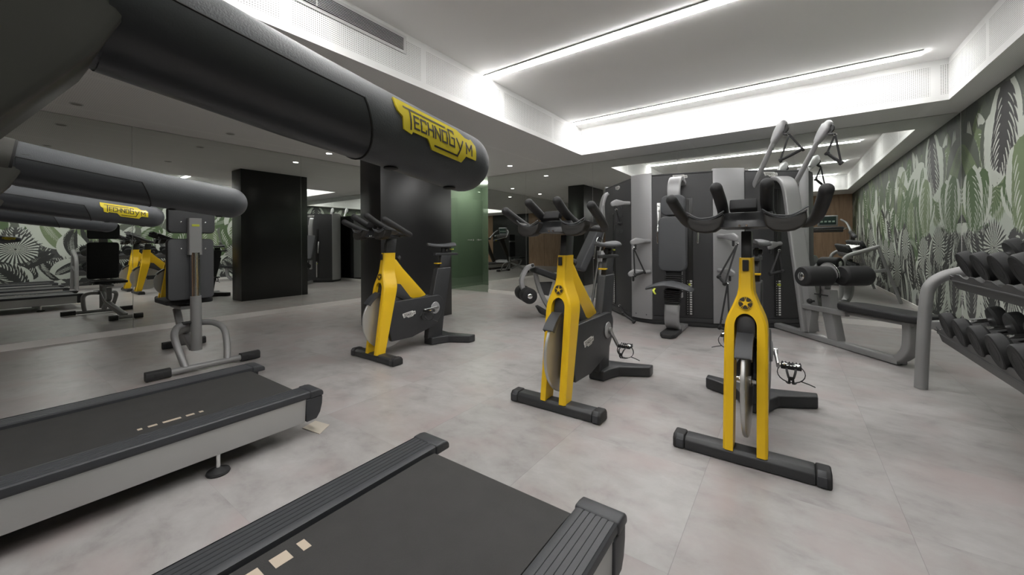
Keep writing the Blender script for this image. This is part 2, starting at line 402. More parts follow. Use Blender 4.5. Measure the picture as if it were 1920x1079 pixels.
struct(MB().span((-5.27, YB-0.014, 0), (XR, YB, 0.065)), 'baseboard_back', 'baseboard_paint')
struct(MB().span((XR-0.014, YF, 0), (XR, YB-.014, 0.065)), 'baseboard_right', 'baseboard_paint')

# mirrors: one sheet per panel
GL = 'mirror sheets of the left wall'; GB = 'mirror sheets of the back wall'
lab_l = ['mirror sheet on the left wall nearest the wooden end wall', 'mirror sheet on the left wall reflecting the treadmill decks, left of the weight bench',
         'mirror sheet on the left wall directly behind the weight bench', 'mirror sheet on the left wall between the bench mirror and the black pillar', 'mirror sheet on the left wall next to the green glass door']
ye = [YF+.013, -0.87, 1.137, 3.126, 5.1, YB-.002]
for i in range(5):
    o = MB().span((XL-0.011, ye[i]+.002, 0.066), (XL, ye[i+1]-.002, H-.004)).build('wall_mirror', 'mirror'); tag(o, lab_l[i], 'mirror', GL)
lab_b = ['narrow mirror sheet on the back wall right beside the green glass door', 'mirror sheet on the back wall reflecting the pale wood wall, left of the cable machine', 'mirror sheet on the back wall behind the left side of the cable machine',
         'mirror sheet on the back wall behind the middle of the cable machine', 'mirror sheet on the back wall in the right corner, meeting the leaf mural']
xe = [-5.27, -4.286, -2.85, -1.42, 0.08, XR-.003]
for i in range(5):
    o = MB().span((xe[i]+.002, YB, 0.066), (xe[i+1]-.002, YB+0.007, H-.004)).build('wall_mirror', 'mirror'); tag(o, lab_b[i], 'mirror', GB)

# glass double door
d = thing('door_1', 'green tinted frameless double glass door at the left end of the back wall', 'door', (-5.86, YB, 0)); d['kind'] = 'structure'
for k in ('label', 'category'): del d[k]
for a, b in ((-.574, .244), (.252, .584)):
    g = MB().span((a, -.005, .012), (b, .005, H-.012)).build('glass_leaf', 'door_glass', d)
mbh = MB()
for sx_ in (-1, 1):
    x = .248+sx_*.075
    h_ = MB(); h_.lathe(lathe_cyl(.022, .012), (x, -.005, 1.14), (0, -1, 0), 16).tube([(x, -.017, 1.14), (x, -.055, 1.14), (x+sx_*.02, -.06, 1.14), (x+sx_*.12, -.06, 1.14)], .009, 10, 'round')
    h_.build('door_handle', 'chrome', d)

# black pillar
pill = MB().span((-4.53, 2.95, 0), (-4.10, 4.18, H-.001), 0.004).build('pillar', 'pillar_black'); tag(pill, 'square black pillar standing in front of the left mirror wall, behind the left bike', 'pillar')

# ceiling LED strips
yl = [5.50, 3.38, 1.2, -0.95]
ll = ['linear LED strip light farthest back, nearest the machine end of the ceiling recess', 'long linear LED strip light crossing the middle of the ceiling recess, second from the back',
      'linear LED strip light over the treadmill rear ends, third from the back', 'linear LED strip light nearest the wooden end wall']
for y, lb in zip(yl, ll):
    t = thing('strip_light', lb, 'strip light', ((C1+1.10)/2, y, HC), 0, 'linear LED strip lights in the ceiling recess')
    L2 = (1.10-C1)/2-.004
    h_ = MB().span((-L2, -.056, -.006), (L2, .056, -.0005), .001)
    for s in (-1, 1): h_.span((-L2, s*.047, -.012), (L2, s*.056, -.0005), .001)
    h_.build('housing', 'grille_paint', t)
    MB().span((-L2+.002, -.046, -.021), (L2-.002, .046, -.0065), .001).build('diffuser', 'led', t)

# air grille on the left side of the ceiling recess
t = thing('air_grille', 'long white linear air grille set in the perforated left side of the ceiling recess', 'air vent', (C1, 1.1, 2.74))
MB().span((.001, -1.16, .0), (.010, 1.16, .158), .002).build('frame', 'grille_paint', t)
MB().span((.0102, -1.125, .024), (.0108, 1.125, .134)).build('backing', 'dark_void', t)
for k in range(9):
    z = .030+k*.0122
    MB().box((.017, 0, z), (.014, 2.25, .0035), rot=Matrix.Rotation(math.radians(25), 4, 'Y')).build('slat', 'grille_paint', t)
for y in (-.4, .35): MB().span((.011, y-.004, .024), (.022, y+.004, .134)).build('divider', 'grille_paint', t)

# downlights
def downlight(x, y, lit, label, z=H):
    t = thing('downlight', label, 'ceiling light', (x, y, z), 0, 'round recessed downlights in the lower ceiling')
    m_ = MB(); m_.lathe([(.050, -.0005), (.052, -.004), (.043, -.006), (.040, -.002), (.040, -.0006)], (0, 0, 0), (0, 0, 1), 24)
    m_.build('rim', 'grille_paint', t)
    MB().lathe([(.001, -.0055), (.038, -.0055), (.039, -.003), (.001, -.003)], (0, 0, 0), (0, 0, 1), 24).build('lens', 'lamp_on' if lit else 'lamp_off', t)
    if lit:
        if y > YB: l = bpy.data.lights.new('lamp', 'POINT'); l.energy = 9
        else: l = bpy.data.lights.new('lamp', 'SPOT'); l.energy = DOWN*3; l.spot_size = math.radians(120); l.spot_blend = 0.8
        l.shadow_soft_size = 0.04; l.color = (1, .96, .9)
        lo = bpy.data.objects.new('lamp', l); C.objects.link(lo); lo.parent = t; lo.location = (0, 0, -.06 if y > YB else -.012)
downlight(-4.20, 5.83, 1, 'lit downlight above the floor left of the cable machine, in front of the mirror')
downlight(-5.87, 5.87, 1, 'lit downlight close to the green glass door')
downlight(-5.87, 4.72, 1, 'lit downlight behind the black pillar along the left mirror')
downlight(-5.90, 3.30, 1, 'lit downlight beside the black pillar, seen at the top of the left mirror')
downlight(-4.25, 1.97, 0, 'unlit downlight in the lower ceiling, farther from the left mirror, beyond the bench')
downlight(-5.87, 1.96, 0, 'unlit downlight near the left mirror, beyond the bench')
downlight(-4.28, 0.64, 0, 'unlit downlight in the lower ceiling above the bench')
downlight(-5.87, 0.63, 0, 'unlit downlight near the left mirror, over the bench end')
downlight(-5.87, YB+.55, 1, 'lit downlight behind the green glass door')
for y in (0.1, -1.5): downlight(-4.25, y-.8, 0, 'unlit downlight over the treadmill side of the room, %s' % ('nearer the bench' if y > 0 else 'nearer the wooden end wall'))

# ------------------------------------------------------------------ leaf mural on the right wall
def mural():
    rnd = random.Random(7)
    names = ['mural_ground', 'mural_pale', 'mural_grey', 'mural_green', 'mural_mist', 'mural_dark', 'mural_light']
    m = mat('mural_ground', (0.42, 0.44, 0.41), 0.65); nt = m.node_tree; b = nt.nodes['Principled BSDF']
    tc = nt.nodes.new('ShaderNodeTexCoord'); sx = nt.nodes.new('ShaderNodeSeparateXYZ'); n = nt.nodes.new('ShaderNodeTexNoise'); n.inputs['Scale'].default_value = 2.2
    md = nt.nodes.new('ShaderNodeMath'); md.operation = 'MULTIPLY_ADD'; md.inputs[1].default_value = 0.9; r = nt.nodes.new('ShaderNodeValToRGB')
    dv = nt.nodes.new('ShaderNodeMath'); dv.operation = 'DIVIDE'; dv.inputs[1].default_value = 3.4
    nt.links.new(tc.outputs['Object'], sx.inputs[0]); nt.links.new(tc.outputs['Object'], n.inputs['Vector']); nt.links.new(n.outputs['Fac'], md.inputs[0]); nt.links.new(sx.outputs[2], md.inputs[2])
    nt.links.new(md.outputs[0], dv.inputs[0]); nt.links.new(dv.outputs[0], r.inputs[0]); nt.links.new(r.outputs[0], b.inputs['Base Color'])
    e = r.color_ramp.elements; e[0].position = 0.0; e[0].color = (0.46, 0.47, 0.45, 1); e[1].position = 1.0; e[1].color = (0.060, 0.066, 0.060, 1)
    for p, c in ((.48, (0.42, 0.46, 0.40)), (.64, (0.19, 0.225, 0.17)), (.80, (0.095, 0.105, 0.092))):
        q = e.new(p); q.color = (*c, 1)
    mat('mural_pale', (0.50, 0.53, 0.47), 0.65); mat('mural_grey', (0.060, 0.060, 0.060), 0.65); mat('mural_green', (0.085, 0.135, 0.060), 0.65)
    mat('mural_mist', (0.115, 0.130, 0.105), 0.65); mat('mural_dark', (0.030, 0.032, 0.030), 0.65); mat('mural_light', (0.165, 0.215, 0.115), 0.65)
    ID = {k: i for i, k in enumerate(names)}
    mb = MB()
    X0 = XR-0.0004
    y0_, y1_ = YF+.02, YB-.004
    def clipq(pts): return all(y0_ < p[0] < y1_ and .068 < p[1] < H-.003 for p in pts)
    # the print is one flat sheet: every shape is filled into a fine grid of ink cells, later shapes over earlier ones
    CS = 0.005; ny, nz = int((y1_-y0_)/CS)+1, int((H-.003-.068)/CS)+1
    ink = np.zeros((ny, nz), np.uint8)
    def poly(pts, k, sub=0):
        P = np.array(pts); q = (P-np.array([y0_, .068]))/CS
        a0, b0 = np.maximum(np.floor(q.min(0)).astype(int), 0); a1, b1 = np.ceil(q.max(0)).astype(int)+1
        a1, b1 = min(a1, ny), min(b1, nz)
        if a1 <= a0 or b1 <= b0: return
        gy = (np.arange(a0, a1)+.5)[:, None]; gz = (np.arange(b0, b1)+.5)[None, :]
        ins = np.zeros((a1-a0, b1-b0), bool); n_ = len(q)
        for i in range(n_):
            (xa, ya), (xb, yb) = q[i], q[(i+1) % n_]
            if ya == yb: continue
            ins ^= ((ya > gz) != (yb > gz)) & (gy < (xb-xa)*(gz-ya)/(yb-ya)+xa)
        ink[a0:a1, b0:b1][ins] = ID[k]
    def flush(): pass
    def blade(p, a, L_, w_, k, bend=0.0, sub=0):
        q = []
        n_ = 5; side1, side2 = [], []
        for i in range(n_+1):
            t_ = i/n_; aa = a+bend*t_; ww = w_*math.sin(PI*min(1, t_*.9+.12))**.7 if t_ < 1 else 0
            x_ = p[0]+math.cos(a+bend*t_/2)*L_*t_; y_ = p[1]+math.sin(a+bend*t_/2)*L_*t_
            side1.append((x_-math.sin(aa)*ww/2, y_+math.cos(aa)*ww/2)); side2.append((x_+math.sin(aa)*ww/2, y_-math.cos(aa)*ww/2))
        for i in range(n_): poly([side1[i], side1[i+1], side2[i+1], side2[i]], k, sub)
    def disc(p, r0, k, ang0=0, ang1=2*PI, n_=26):
        pts = [(p[0]+math.cos(ang0+(ang1-ang0)*i/n_)*r0*(1+.06*math.sin(i*2.4)), p[1]+math.sin(ang0+(ang1-ang0)*i/n_)*r0*(1+.06*math.sin(i*2.4))) for i in range(n_+(0 if ang1-ang0 > 6.2 else 1))]
        if ang1-ang0 < 6.2: pts.append(p)
        poly(pts, k)
    def fan(p, r0, k, a0=0, a1=2*PI, back='mural_pale'):
        if back: disc(p, r0*.80, back, a0, a1); flush()
        n_ = int(30*(a1-a0)/(2*PI))
        for i in range(n_):
            a = a0+(a1-a0)*(i+.5)/n_; L_ = r0*(.92+.12*rnd.random()); h_ = PI/30*.50
            c_, s_ = math.cos(a), math.sin(a)
            poly([(p[0]+L_*.06*math.cos(a-h_), p[1]+L_*.06*math.sin(a-h_)), (p[0]+L_*.8*math.cos(a-h_), p[1]+L_*.8*math.sin(a-h_)), (p[0]+L_*c_, p[1]+L_*s_), (p[0]+L_*.8*math.cos(a+h_), p[1]+L_*.8*math.sin(a+h_)), (p[0]+L_*.06*math.cos(a+h_), p[1]+L_*.06*math.sin(a+h_))], k)
        flush(); disc(p, r0*.05, k)
    def spine(p, a, L_, bend, n_):
        out = []; x_, y_, aa = p[0], p[1], a
        for i in range(n_+1):
            out.append((x_, y_, aa)); x_ += math.cos(aa)*L_/n_; y_ += math.sin(aa)*L_/n_; aa += bend/n_
        return out
    def outline(sp, wf, k):
        n_ = len(sp)-1
        for i in range(n_):
            a, b_ = sp[i], sp[i+1]; w0, w1 = wf(i/n_), wf((i+1)/n_)
            poly([(a[0]-math.sin(a[2])*w0, a[1]+math.cos(a[2])*w0), (b_[0]-math.sin(b_[2])*w1, b_[1]+math.cos(b_[2])*w1),
                  (b_[0]+math.sin(b_[2])*w1, b_[1]-math.cos(b_[2])*w1), (a[0]+math.sin(a[2])*w0, a[1]-math.cos(a[2])*w0)], k, i % 2)
    def monstera(p, a, L_, k, bend=.6, back='mural_pale', W_=.42, n_=11):
        sp = spine(p, a, L_, bend, n_); wf = lambda t_: L_*W_*math.sin(PI*min(.97, .14+t_*.86))**.75
        if back: outline(sp, wf, back); flush()
        for i in range(n_):
            x_, y_, aa = sp[i]; ww = wf((i+.5)/n_)*1.04
            for s_ in (1, -1):
                blade((x_, y_), aa+s_*(1.15-.35*i/n_), ww*1.16, L_/n_*.86, k, -s_*.6, i % 2+(s_ > 0)*2)
        flush()
        outline(sp, lambda t_: wf(t_)*.55, k); flush()
        for i in range(1, n_):
            x_, y_, aa = sp[i]; ww = wf(i/n_)
            for s_ in (1, -1):
                a_ = aa+s_*(1.12-.35*i/n_); o_ = ww*rnd.uniform(.22, .34)
                blade((x_+math.cos(a_)*o_, y_+math.sin(a_)*o_), a_-s_*.12, ww*rnd.uniform(.45, .75), L_/n_*rnd.uniform(.20, .34), 'mural_pale', -s_*.5, i % 2+(s_ > 0)*2)
        flush()
        for i in range(n_): a_, b_ = sp[i], sp[i+1]; outline([a_, b_], lambda t_: L_*.007, k)
    def palm(p, a, L_, k, bend=.8, back=None, n_=26, W_=.40):
        sp = spine(p, a, L_, bend, n_); wf = lambda t_: L_*W_*math.sin(PI*min(.96, .10+t_*.88))**.6
        if back: outline(sp, wf, back); flush()
        for i in range(1, n_):
            x_, y_, aa = sp[i]
            for s_ in (1, -1): blade((x_, y_), aa+s_*(.95-.4*i/n_), wf(i/n_)*1.30, L_/n_*.62, k, -s_*.95, i % 3+(s_ > 0)*3)
        flush()
        for i in range(n_): outline([sp[i], sp[i+1]], lambda t_: L_*.006, k)
    def cactus(p, hgt, w_, k, dot):
        sp = spine(p, PI/2, hgt, rnd.uniform(-.2, .2), 10); outline(sp, lambda t_: w_*math.sin(PI*min(.93, .25+t_*.72))**.5, k); flush()
        for i in range(10):
            for j in (-1, 0, 1):
                x_, y_, _ = sp[i]; blade((x_+j*w_*.5-.008, y_+hgt/22), .3, .016, .006, dot)
        flush()
    # broad background foliage in the upper, misty part
    y = YF
    while y < YB:
        for z, kk in ((2.0, 'mural_mist'), (1.75, 'mural_light'), (2.3, 'mural_mist')):
            palm((y+rnd.uniform(-.2, .2), z+rnd.uniform(-.5, .1)), PI/2+rnd.uniform(-.5, .5), rnd.uniform(.6, .95), kk, rnd.uniform(-1.2, 1.2), None, 22, .22)
        y += .30
    y = YF
    # tall trunks with bright plumes
    while y < YB+.2:
        z = rnd.uniform(.9, 1.3)
        cactus((y+rnd.uniform(0, .3), z-.5), rnd.uniform(.5, .8), rnd.uniform(.035, .055), rnd.choice(['mural_grey', 'mural_green', 'mural_light']), 'mural_dark')
        palm((y+rnd.uniform(-.1, .3), rnd.uniform(1.2, 1.6)), PI/2+rnd.uniform(-.3, .3), rnd.uniform(.7, .95), 'mural_pale', rnd.uniform(-.9, .9), 'mural_mist', 16, .26)
        y += .42
    # mid height: green banana and monstera leaves, fans
    pts = []
    y = YF
    row = 0
    while y < YB+.2:
        for z in (1.95, 1.62, 1.3, 1.02):
            pts.append((y+rnd.uniform(-.16, .16), z+rnd.uniform(-.15, .15)))
        y += .40
    rnd.shuffle(pts)
    for (y, z) in pts:
        k = rnd.choice(['mural_green', 'mural_green', 'mural_light', 'mural_mist'] if z > 1.15 else ['mural_green', 'mural_grey', 'mural_dark'])
        f = rnd.random(); bk = rnd.choice(['mural_pale', 'mural_dark', 'mural_mist', None, None, None]) if z < 1.75 else rnd.choice(['mural_pale', 'mural_mist', None])
        if bk == 'mural_dark': k = rnd.choice(['mural_pale', 'mural_light'])
        if bk in ('mural_mist', None) and k == 'mural_mist': k = 'mural_pale'
        down = rnd.uniform(-1.0, 1.0)
        if f < .48: monstera((y, z+.25), -PI/2+down, rnd.uniform(.50, .80), k, rnd.uniform(-.9, .9), bk)
        elif f < .90: palm((y, z+.25), -PI/2+down*1.2, rnd.uniform(.60, 1.0), k, rnd.uniform(-1, 1), bk)
        else: fan((y, z), rnd.uniform(.20, .32), k, 0, 2*PI, bk)
    # low: dark fans and leaves on white
    pts = []; y = YF
    while y < YB+.2:
        for z in (.85, .6, .35, .14): pts.append((y+rnd.uniform(-.12, .12), z+rnd.uniform(-.1, .1)))
        y += .34
    rnd.shuffle(pts)
    for (y, z) in pts:
        k = rnd.choice(['mural_grey', 'mural_dark', 'mural_dark', 'mural_grey'] if z < .75 else ['mural_green', 'mural_grey', 'mural_dark']); f = rnd.random()
        if f < .46: monstera((y, z-.12), PI/2+rnd.uniform(-1.3, 1.3), rnd.uniform(.45, .72), k, rnd.uniform(-.9, .9), rnd.choice(['mural_pale', None, None]))
        elif f < .86: palm((y, z-.15), PI/2+rnd.uniform(-1.3, 1.3), rnd.uniform(.5, .8), k, rnd.uniform(-1, 1), rnd.choice(['mural_pale', None]))
        else: fan((y, z), rnd.uniform(.22, .36), k)
    for y, z, r_ in ((5.66, .98, .30), (.6, 1.0, .42), (2.3, .8, .36), (3.9, 1.0, .32), (-.8, .9, .4)): fan((y, z), r_, 'mural_dark')
    for y, z, L_, a, k in ((5.40, 2.46, .80, -1.6, 'mural_grey'), (5.85, 1.75, .66, -1.2, 'mural_green'), (5.15, 1.9, .8, -1.9, 'mural_light'), (5.6, .15, .60, 1.1, 'mural_dark'), (5.0, .12, .6, 2.0, 'mural_dark'), (6.25, 1.8, .66, -1.9, 'mural_green'), (6.2, .2, .55, 1.4, 'mural_grey')):
        monstera((y, z), a, L_, k, .5)
    used = np.zeros_like(ink, bool)
    for a in range(ny):
        b = 0
        while b < nz:
            if used[a, b]: b += 1; continue
            k = ink[a, b]; e = b
            while e+1 < nz and ink[a, e+1] == k and not used[a, e+1]: e += 1
            c = a
            while c+1 < ny and (ink[c+1, b:e+1] == k).all() and not used[c+1, b:e+1].any(): c += 1
            used[a:c+1, b:e+1] = True
            ya, yb = (YF+.012 if a == 0 else y0_+a*CS), (YB-.001 if c == ny-1 else y0_+(c+1)*CS); za, zb = (.065 if b == 0 else .068+b*CS), (H if e == nz-1 else .068+(e+1)*CS)
            mb.add([(X0, ya, za), (X0, yb, za), (X0, yb, zb), (X0, ya, zb)], [(0, 1, 2, 3)], int(k))
            b = e+1
    wl = struct(MB().span((XR, YF-0.15, 0), (XR+0.15, YB+1.3, HC+.1)), 'wall_right', 'plaster')
    o = mb.build('mural', names, wl, flat=True)
    o['label'] = 'black, white and green jungle leaf mural'
mural()

# ------------------------------------------------------------------ treadmills
def make_treadmill(label):
    t = thing('treadmill', label, 'treadmill', (0, 0, 0), 0, 'row of treadmills facing away from the machines')
    YR, Y0 = 1.10, -0.95
    # silver side beams
    for s in (-1, 1):
        MB().prism([(Y0, .088), (YR-.055, .088), (YR-.048, .210), (Y0, .210)], s*.395, s*.430, 0, .004).span((s*.424, Y0, .2085), (s*.4325, YR-.05, .2115), .001).build('side_beam', 'silver_side', t)
        # black ribbed foot rail with rounded outer lip
        m_ = MB(); xi, xo = .306, .437
        prof = [(xi, .214), (xi, .244)]
        for k in range(6):
            a = xi+.012+k*.019; prof += [(a, .2475), (a+.0135, .2475), (a+.0145, .2455), (a+.018, .2455)]
        prof += [(xo-.008, .249), (xo-.002, .244), (xo, .234), (xo, .222), (xo-.006, .2105)]
        vs = [(s*p[0], y, p[1]) for y in (Y0, YR-.03) for p in prof]; n = len(prof)
        fs = [(i, i+1, n+i+1, n+i) for i in range(n-1)]+[(n-1, 0, n, 2*n-1), tuple(range(n)), tuple(range(n, 2*n))]
        m_.add(vs, fs); m_.build('foot_rail', 'deck_plastic', t, sharp=20)
        # end cap of the rail
        c_ = MB(); top = [(YR-.03, .2105), (YR-.03, .2500), (YR+.005, .2505), (YR+.030, .246), (YR+.044, .232), (YR+.044, .2105)]
        c_.prism(top, s*.300, s*.441, 0, .008, seg=3)
        c_.prism([(YR-.050, .088), (YR-.050, .2095), (YR+.040, .2095), (YR+.038, .165), (YR+.026, .120), (YR+.006, .090)], s*.392, s*.436, 0, .006, seg=3)
        c_.build('end_cap', 'deck_plastic', t)
    # belt with its rear drum
    b_ = MB(); prof = [(Y0+.15, .2335)]
    prof += [(.995, .2335)]
    for k in range(1, 9):
        a = PI/2-PI*k/8; prof.append((1.035+.048*math.cos(a), .1855+.048*math.sin(a)))
    prof += [(.98, .137), (Y0+.15, .137)]
    b_.prism(prof, -.296, .296, 0).build('belt', 'belt', t)
    MB().span((-.39, Y0+.12, .105), (.39, YR-.08, .135)).build('underframe', 'black_paint', t)
    for s in (-1, 1):
        m_ = MB(); m_.lathe([(.001, 0), (.044, 0), (.047, .006), (.044, .014), (.020, .022), (.012, .028), (.001, .030)], (s*.418, .655, 0), (0, 0, 1), 26)
        f = m_.build('levelling_foot', 'rubber', t)
        MB().lathe([(.009, 0), (.009, .085)], (s*.418, .655, .022), (0, 0, 1), 14).build('foot_bolt', 'chrome', f)
    # motor hood at the front
    h_ = MB(); prof = [(-.62, .20), (-.66, .255), (-.80, .315), (-1.05, .335), (-1.30, .30), (-1.36, .22), (-1.34, .05), (-.95, .03), (-.64, .09)]
    h_.prism(prof, -.44, .44, 0, .03, seg=4).build('motor_hood', 'silver_panel', t)
    # hand rails
    AY = [-.42, -.20, .05, .18, .38, .424]; AZ = [1.285, 1.262, 1.222, 1.202, 1.1765, 1.171]
    def axis(y):
        for i in range(len(AY)-1):
            if y <= AY[i+1] or i == len(AY)-2: return AZ[i]+(AZ[i+1]-AZ[i])*(y-AY[i])/(AY[i+1]-AY[i])
    def rad(y): return .0425+max(0, (.30-y))*.011
    for s in (-1, 1):
        x = s*.442
        ys_ = [-.40, -.30, -.2, -.1, 0, .1, .2, .3, .38, .424]
        r_ = MB(); r_.tube([(x, y, axis(y)) for y in ys_], [rad(y) for y in ys_], 40, 'round')
        rail = r_.build('hand_rail', 'rail_rubber', t, sharp=60)
        # lower panel shell, ending in a slanted seam
        pm = MB(); nA, nY = 22, 16; a0, a1 = math.radians(8), math.radians(-188)
        def pt(i, j, dr):
            a = a0+(a1-a0)*j/nA; ed = math.sin(PI*j/nA)          # the seam bows towards the tip underneath
            y1 = .235+.022*ed; y = .052+(y1-.052)*i/nY
            return (x+math.cos(a)*(rad(y)+dr), y, axis(y)+math.sin(a)*(rad(y)+dr))
        vs = [pt(i, j, .0012) for i in range(nY+1) for j in range(nA+1)]
        fs = [(i*(nA+1)+j, i*(nA+1)+j+1, (i+1)*(nA+1)+j+1, (i+1)*(nA+1)+j) for i in range(nY) for j in range(nA)]
        pm.add(vs, fs); pm.build('lower_panel', 'rail_panel', rail, flat=False, sharp=80)
        sm = MB(); sm.tube([pt(nY, j, .0010) for j in range(nA+1)], .0014, 6); sm.tube([pt(i, 0, .0008) for i in range(nY+1)], .0010, 6); sm.tube([pt(i, nA, .0008) for i in range(nY+1)], .0010, 6)
        sm.build('seam', 'black_seam', rail)
        if s > 0 or True:
            def fn(u, v, h_, s=s, x=x):
                y0, y1 = .275, .408
                y = y0+(y1-y0)*(u if s > 0 else 1-u); a = (v-.165)/.33*math.radians(58)+math.radians(6)
                # flat-topped plate that follows the rounding of the tip a little
                R = rad(y)
                if y > .424: R = math.sqrt(max(R*R-(y-.424)**2, 1e-6))
                return Vector((x+s*math.cos(a)*(R+h_), y, axis(y)+math.sin(a)*(R+h_)))
            logo(fn, rail, 'logo_yellow', .0022, .0165)
        for y in (.30, .40):
            MB().lathe([(.001, 0), (.008, 0), (.009, .003), (.006, .004), (.001, .004)], (x, y, axis(y)-rad(y)+.002), (0, 0, -1), 16).build('bolt', 'black_seam', rail)
        # upright that carries the rail
        u_ = MB(); T1, B1 = 1.235, .16
        lv = [(1.235, -.075, .150, .043), (1.175, -.100, .148, .044), (1.119, -.135, .144, .043), (.90, -.265, .120, .038), (.50, -.520, .100, .034), (.12, -.760, .090, .034)]
        sec_ = rr(1, 1, .08, 3); vs = [(x+a*hx, yc+b*hy, z) for z, yc, hy, hx in lv for a, b in sec_]; n = len(sec_)
        u_.add(vs, [(i*n+k, i*n+(k+1) % n, (i+1)*n+(k+1) % n, (i+1)*n+k) for i in range(len(lv)-1) for k in range(n)]+[tuple(range(n)), tuple((len(lv)-1)*n+k for k in range(n))])
        up_ = u_.build('upright', 'upright_metal', t)
        ys2 = [-.30, -.2, -.1, 0, .046]
        c_ = MB(); c_.tube([(x, y, axis(y)) for y in ys2], [rad(y)+.0022 for y in ys2], 40)
        c_.build('collar', 'upright_metal', up_, sharp=60)
        c_ = MB(); c_.tube([(x, .046, axis(.046)), (x, .050, axis(.050))], [rad(.046)+.0016]*2, 40); c_.build('collar_seam', 'black_seam', up_)
        # arm rising from the rail to the console
        MB().tube([(x, -.36, 1.275), (x-s*.01, -.52, 1.40), (x-s*.06, -.66, 1.55), (x-s*.16, -.74, 1.64)], [.034, .030, .026, .024], 16, 'round', smooth=6).build('console_arm', 'grey_frame', t)
    MB().tube([(-.40, -.70, 1.395), (.40, -.70, 1.395)], .020, 14).build('front_handle', 'chrome', t)
    MB().prism([(-.86, 1.30), (-.62, 1.415), (-.64, 1.455), (-.90, 1.42)], -.33, .33, 0, .012).build('console_tray', 'black_paint', t)
    RX = Matrix.Rotation(math.radians(-14), 4, 'X')
    con = MB().box((0, -.80, 1.62), (.44, .06, .30), .02, rot=RX, seg=3).build('console', 'grey_frame', t)
    MB().box((0, -.768, 1.628), (.36, .006, .225), .002, rot=RX).build('display', 'screen', con)
    kb = MB()
    for i in range(4):
        for j in range(2):
            kb.box((-.13+i*.085, -.7645+.01*0, 1.60+j*.075), (.055, .006, .045), .002, rot=RX)
    kb.build('display_keys', 'screen_key', con)
    return t
tm = make_treadmill('treadmill nearest the camera, its belt end at the bottom centre of the picture')
tm.location = (-.838, 0, 0)
t2 = copy_tree(tm); t2.location = (-2.565, .005, 0); t2['label'] = 'treadmill beside the weight bench, its silver side beam and foot in view'
t3 = copy_tree(tm); t3.location = (.885, 0, 0); t3['label'] = 'treadmill nearest the leaf mural, seen only in the back mirror'
for t_, x, w_, k, y in ((tm, -.240, .021, 1.35, .535), (t2, .208, .011, 1.0, .660), (t3, .208, .011, 1.0, .660)):
    for L_ in (.016, .032, .066, .032, .016):
        MB().add([(x-w_, y-L_*k, .2339), (x+w_, y-L_*k, .2339), (x+w_, y, .2339), (x-w_, y, .2339)], [(0, 1, 2, 3)]).build('belt_mark', 'decal_beige', t_, flat=True); y -= L_*k+.019*k
# small pale plate on the floor
tag(MB().prism([(-2.27, 1.10), (-2.12, 1.12), (-2.18, 1.21), (-2.30, 1.19)], 0, .004, 2).build('floor_card', 'pale_plate'), 'small pale card lying on the floor under the corner of the left treadmill', 'card')

